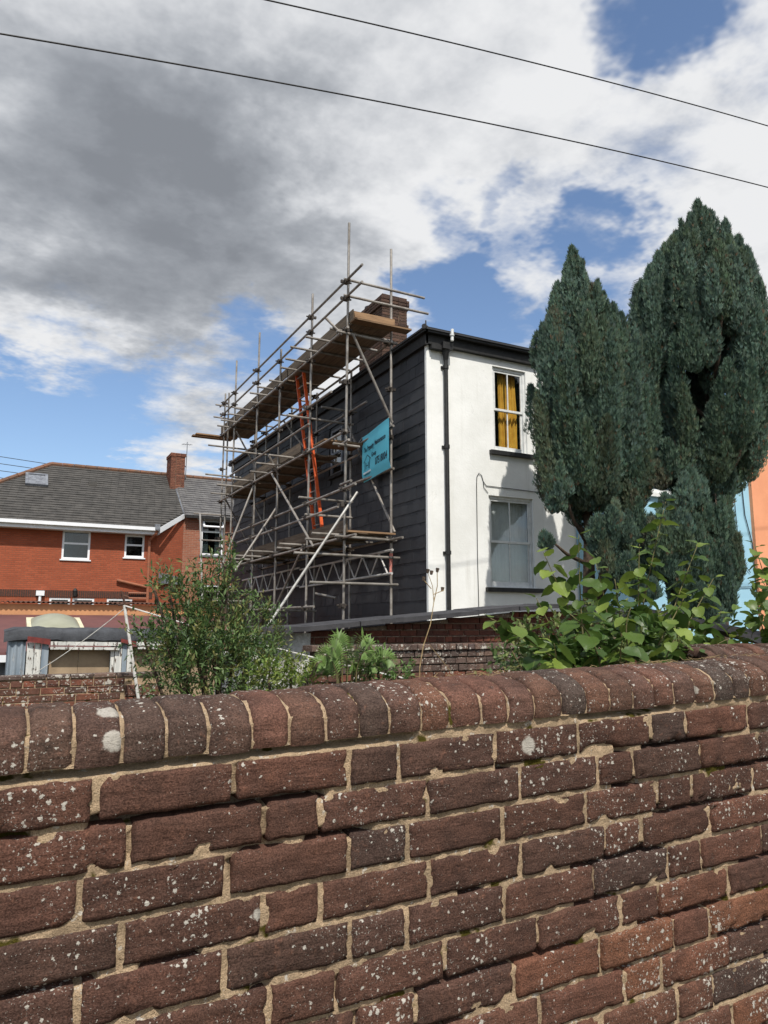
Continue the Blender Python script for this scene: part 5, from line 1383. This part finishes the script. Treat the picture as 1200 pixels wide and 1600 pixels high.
rr = random.Random(12)
for key, (nm, lab, stems) in HZ.items():
    r0 = Vector(stems[len(stems) // 2][0]); hz_ = thing(nm, lab, 'shrub', (r0.x, r0.y, 0), 'broad-leaved shrubs behind the near wall')
    for (a, c) in stems:
        a, c = Vector(a), Vector(c); root = Vector((r0.x + (a.x - r0.x) * .6, a.y + .05, 0)); mid = a.lerp(c, .5) + Vector((rr.uniform(-.03, .03), rr.uniform(-.05, .05), .04))
        P = []
        for k in range(13):
            s = k / 12; P.append(a * (1 - s) ** 2 + mid * 2 * s * (1 - s) + c * s * s)
        st = MB().path([root] + P, [.007, .006] + [.005 - .0035 * k / 12 for k in range(12)], 6).build('stem', M_stem, hz_, True)
        ln = (c - a).length; n = max(9, int(ln / .030)); ang = rr.uniform(0, 6)
        for k in range(n):
            s = .05 + .95 * k / (n - 1); p = a * (1 - s) ** 2 + mid * 2 * s * (1 - s) + c * s * s
            ang += 2.4 + rr.uniform(-.5, .5); size = rr.uniform(.062, .108) * (1 - .3 * max(0, s - .85) / .15)
            out = Vector((math.cos(ang), math.sin(ang), 0)); pet = p + out * .014 + Vector((0, 0, .004))
            pitch = rr.uniform(-.75, .05) if s < .93 else rr.uniform(.1, .7)
            R = Matrix.Rotation(ang - math.pi / 2, 4, 'Z') @ Matrix.Rotation(pitch, 4, 'X') @ Matrix.Rotation(rr.uniform(-.5, .5), 4, 'Y')
            o = bpy.data.objects.new('leaf', leaf_me[rr.randrange(5)])
            place(o, st, Matrix.Translation(pet) @ R @ Matrix.Diagonal((size, size, size, 1)))
    leaf_mass(hz_, {'left': [(2.35, 2.6, 1.52, .25, .14, 55), (2.6, 2.7, 1.58, .25, .18, 55), (2.15, 2.5, 1.5, .15, .1, 30)], 'mid': [(3.0, 2.8, 1.56, .28, .18, 65), (3.3, 2.9, 1.56, .25, .15, 45), (2.8, 2.6, 1.48, .25, .11, 45)], 'right': [(3.95, 2.85, 1.6, .18, .2, 60), (4.3, 3.0, 1.8, .2, .25, 50)]}[key], 60 + len(key))
blob_shrub('undergrowth', 'tangled small-leaved undergrowth filling the gap below the broad-leaved shrubs', (2.8, 2.6), [(2.3, 2.7, 1.33, .14), (2.55, 2.6, 1.36, .15), (2.8, 2.7, 1.4, .16), (3.05, 2.8, 1.4, .16), (3.3, 2.9, 1.38, .16), (2.1, 2.7, 1.30, .12), (3.6, 3.2, 1.4, .16), (2.5, 3.1, 1.45, .2), (2.9, 3.2, 1.5, .22), (3.3, 3.3, 1.5, .22), (3.7, 3.4, 1.5, .2)], 14000, .036, [lin(92, 112, 62), lin(120, 128, 76), lin(80, 98, 56)], 31, 'plants', .26)

# dry stalks and straw
wd = thing('dry_stalk', 'tall dry branching weed stalk in front of the white house corner', 'weed', (2.6, 4.5, 0))
b = MB(); b.path([(2.58, 4.5, 0), (2.6, 4.5, 1.33), (2.63, 4.5, 1.48), (2.69, 4.5, 1.63), (2.72, 4.5, 1.79), (2.71, 4.5, 1.9), (2.67, 4.5, 2.0)], [.005, .0042, .0038, .0034, .003, .0025, .0018], 6)
b.path([(2.72, 4.5, 1.79), (2.75, 4.5, 1.9), (2.75, 4.5, 2.0)], [.004, .003, .003], 6); b.path([(2.715, 4.5, 1.84), (2.79, 4.48, 1.87)], .003, 6); b.path([(2.70, 4.5, 1.88), (2.64, 4.5, 1.94)], .003, 6); b.build('stalk', M_straw, wd)
for (x, z) in ((2.67, 2.0), (2.75, 2.01), (2.79, 1.875), (2.635, 1.945), (2.70, 1.99)):
    b = MB(); b.tube((x, 4.5, z - .01), (x + .005, 4.5, z + .018), .009, 7, .014); b.build('seed_head', M_bark, wd)
for (P, lab) in (([(2.26, 3.5, 0), (2.24, 3.5, 1.35), (2.12, 3.5, 1.48), (2.085, 3.5, 1.52)], 'single pale straw leaning left above the middle of the near wall'), ([(2.05, 2.6, 0), (2.02, 2.6, 1.42), (1.93, 2.6, 1.56), (1.9, 2.6, 1.62)], 'single pale straw leaning left beside the broad-leaved shrub')):
    tag(MB().path(P, [.003, .0022, .0018, .0012], 5).build('straw', M_straw), lab, 'straw', kind='thing')
mb = MB(); rr = random.Random(4)
for k in range(150):
    x = rr.choice((rr.uniform(1.2, 2.3), rr.uniform(1.45, 1.95), rr.uniform(.85, 1.1))); y = WY + rr.uniform(.10, .2); z = CB + CH_ + SL * x - .004
    a = rr.uniform(0, 6.28); l_ = rr.uniform(.012, .04)
    mb.tube((x, y, z), (x + math.cos(a) * l_, y + math.sin(a) * l_, z + rr.uniform(0, .010)), .0007, 4, .0004, False)
tag(mb.build('dry_grass', M_straw), 'scraps of dry grass caught on top of the near wall coping', kind='stuff')
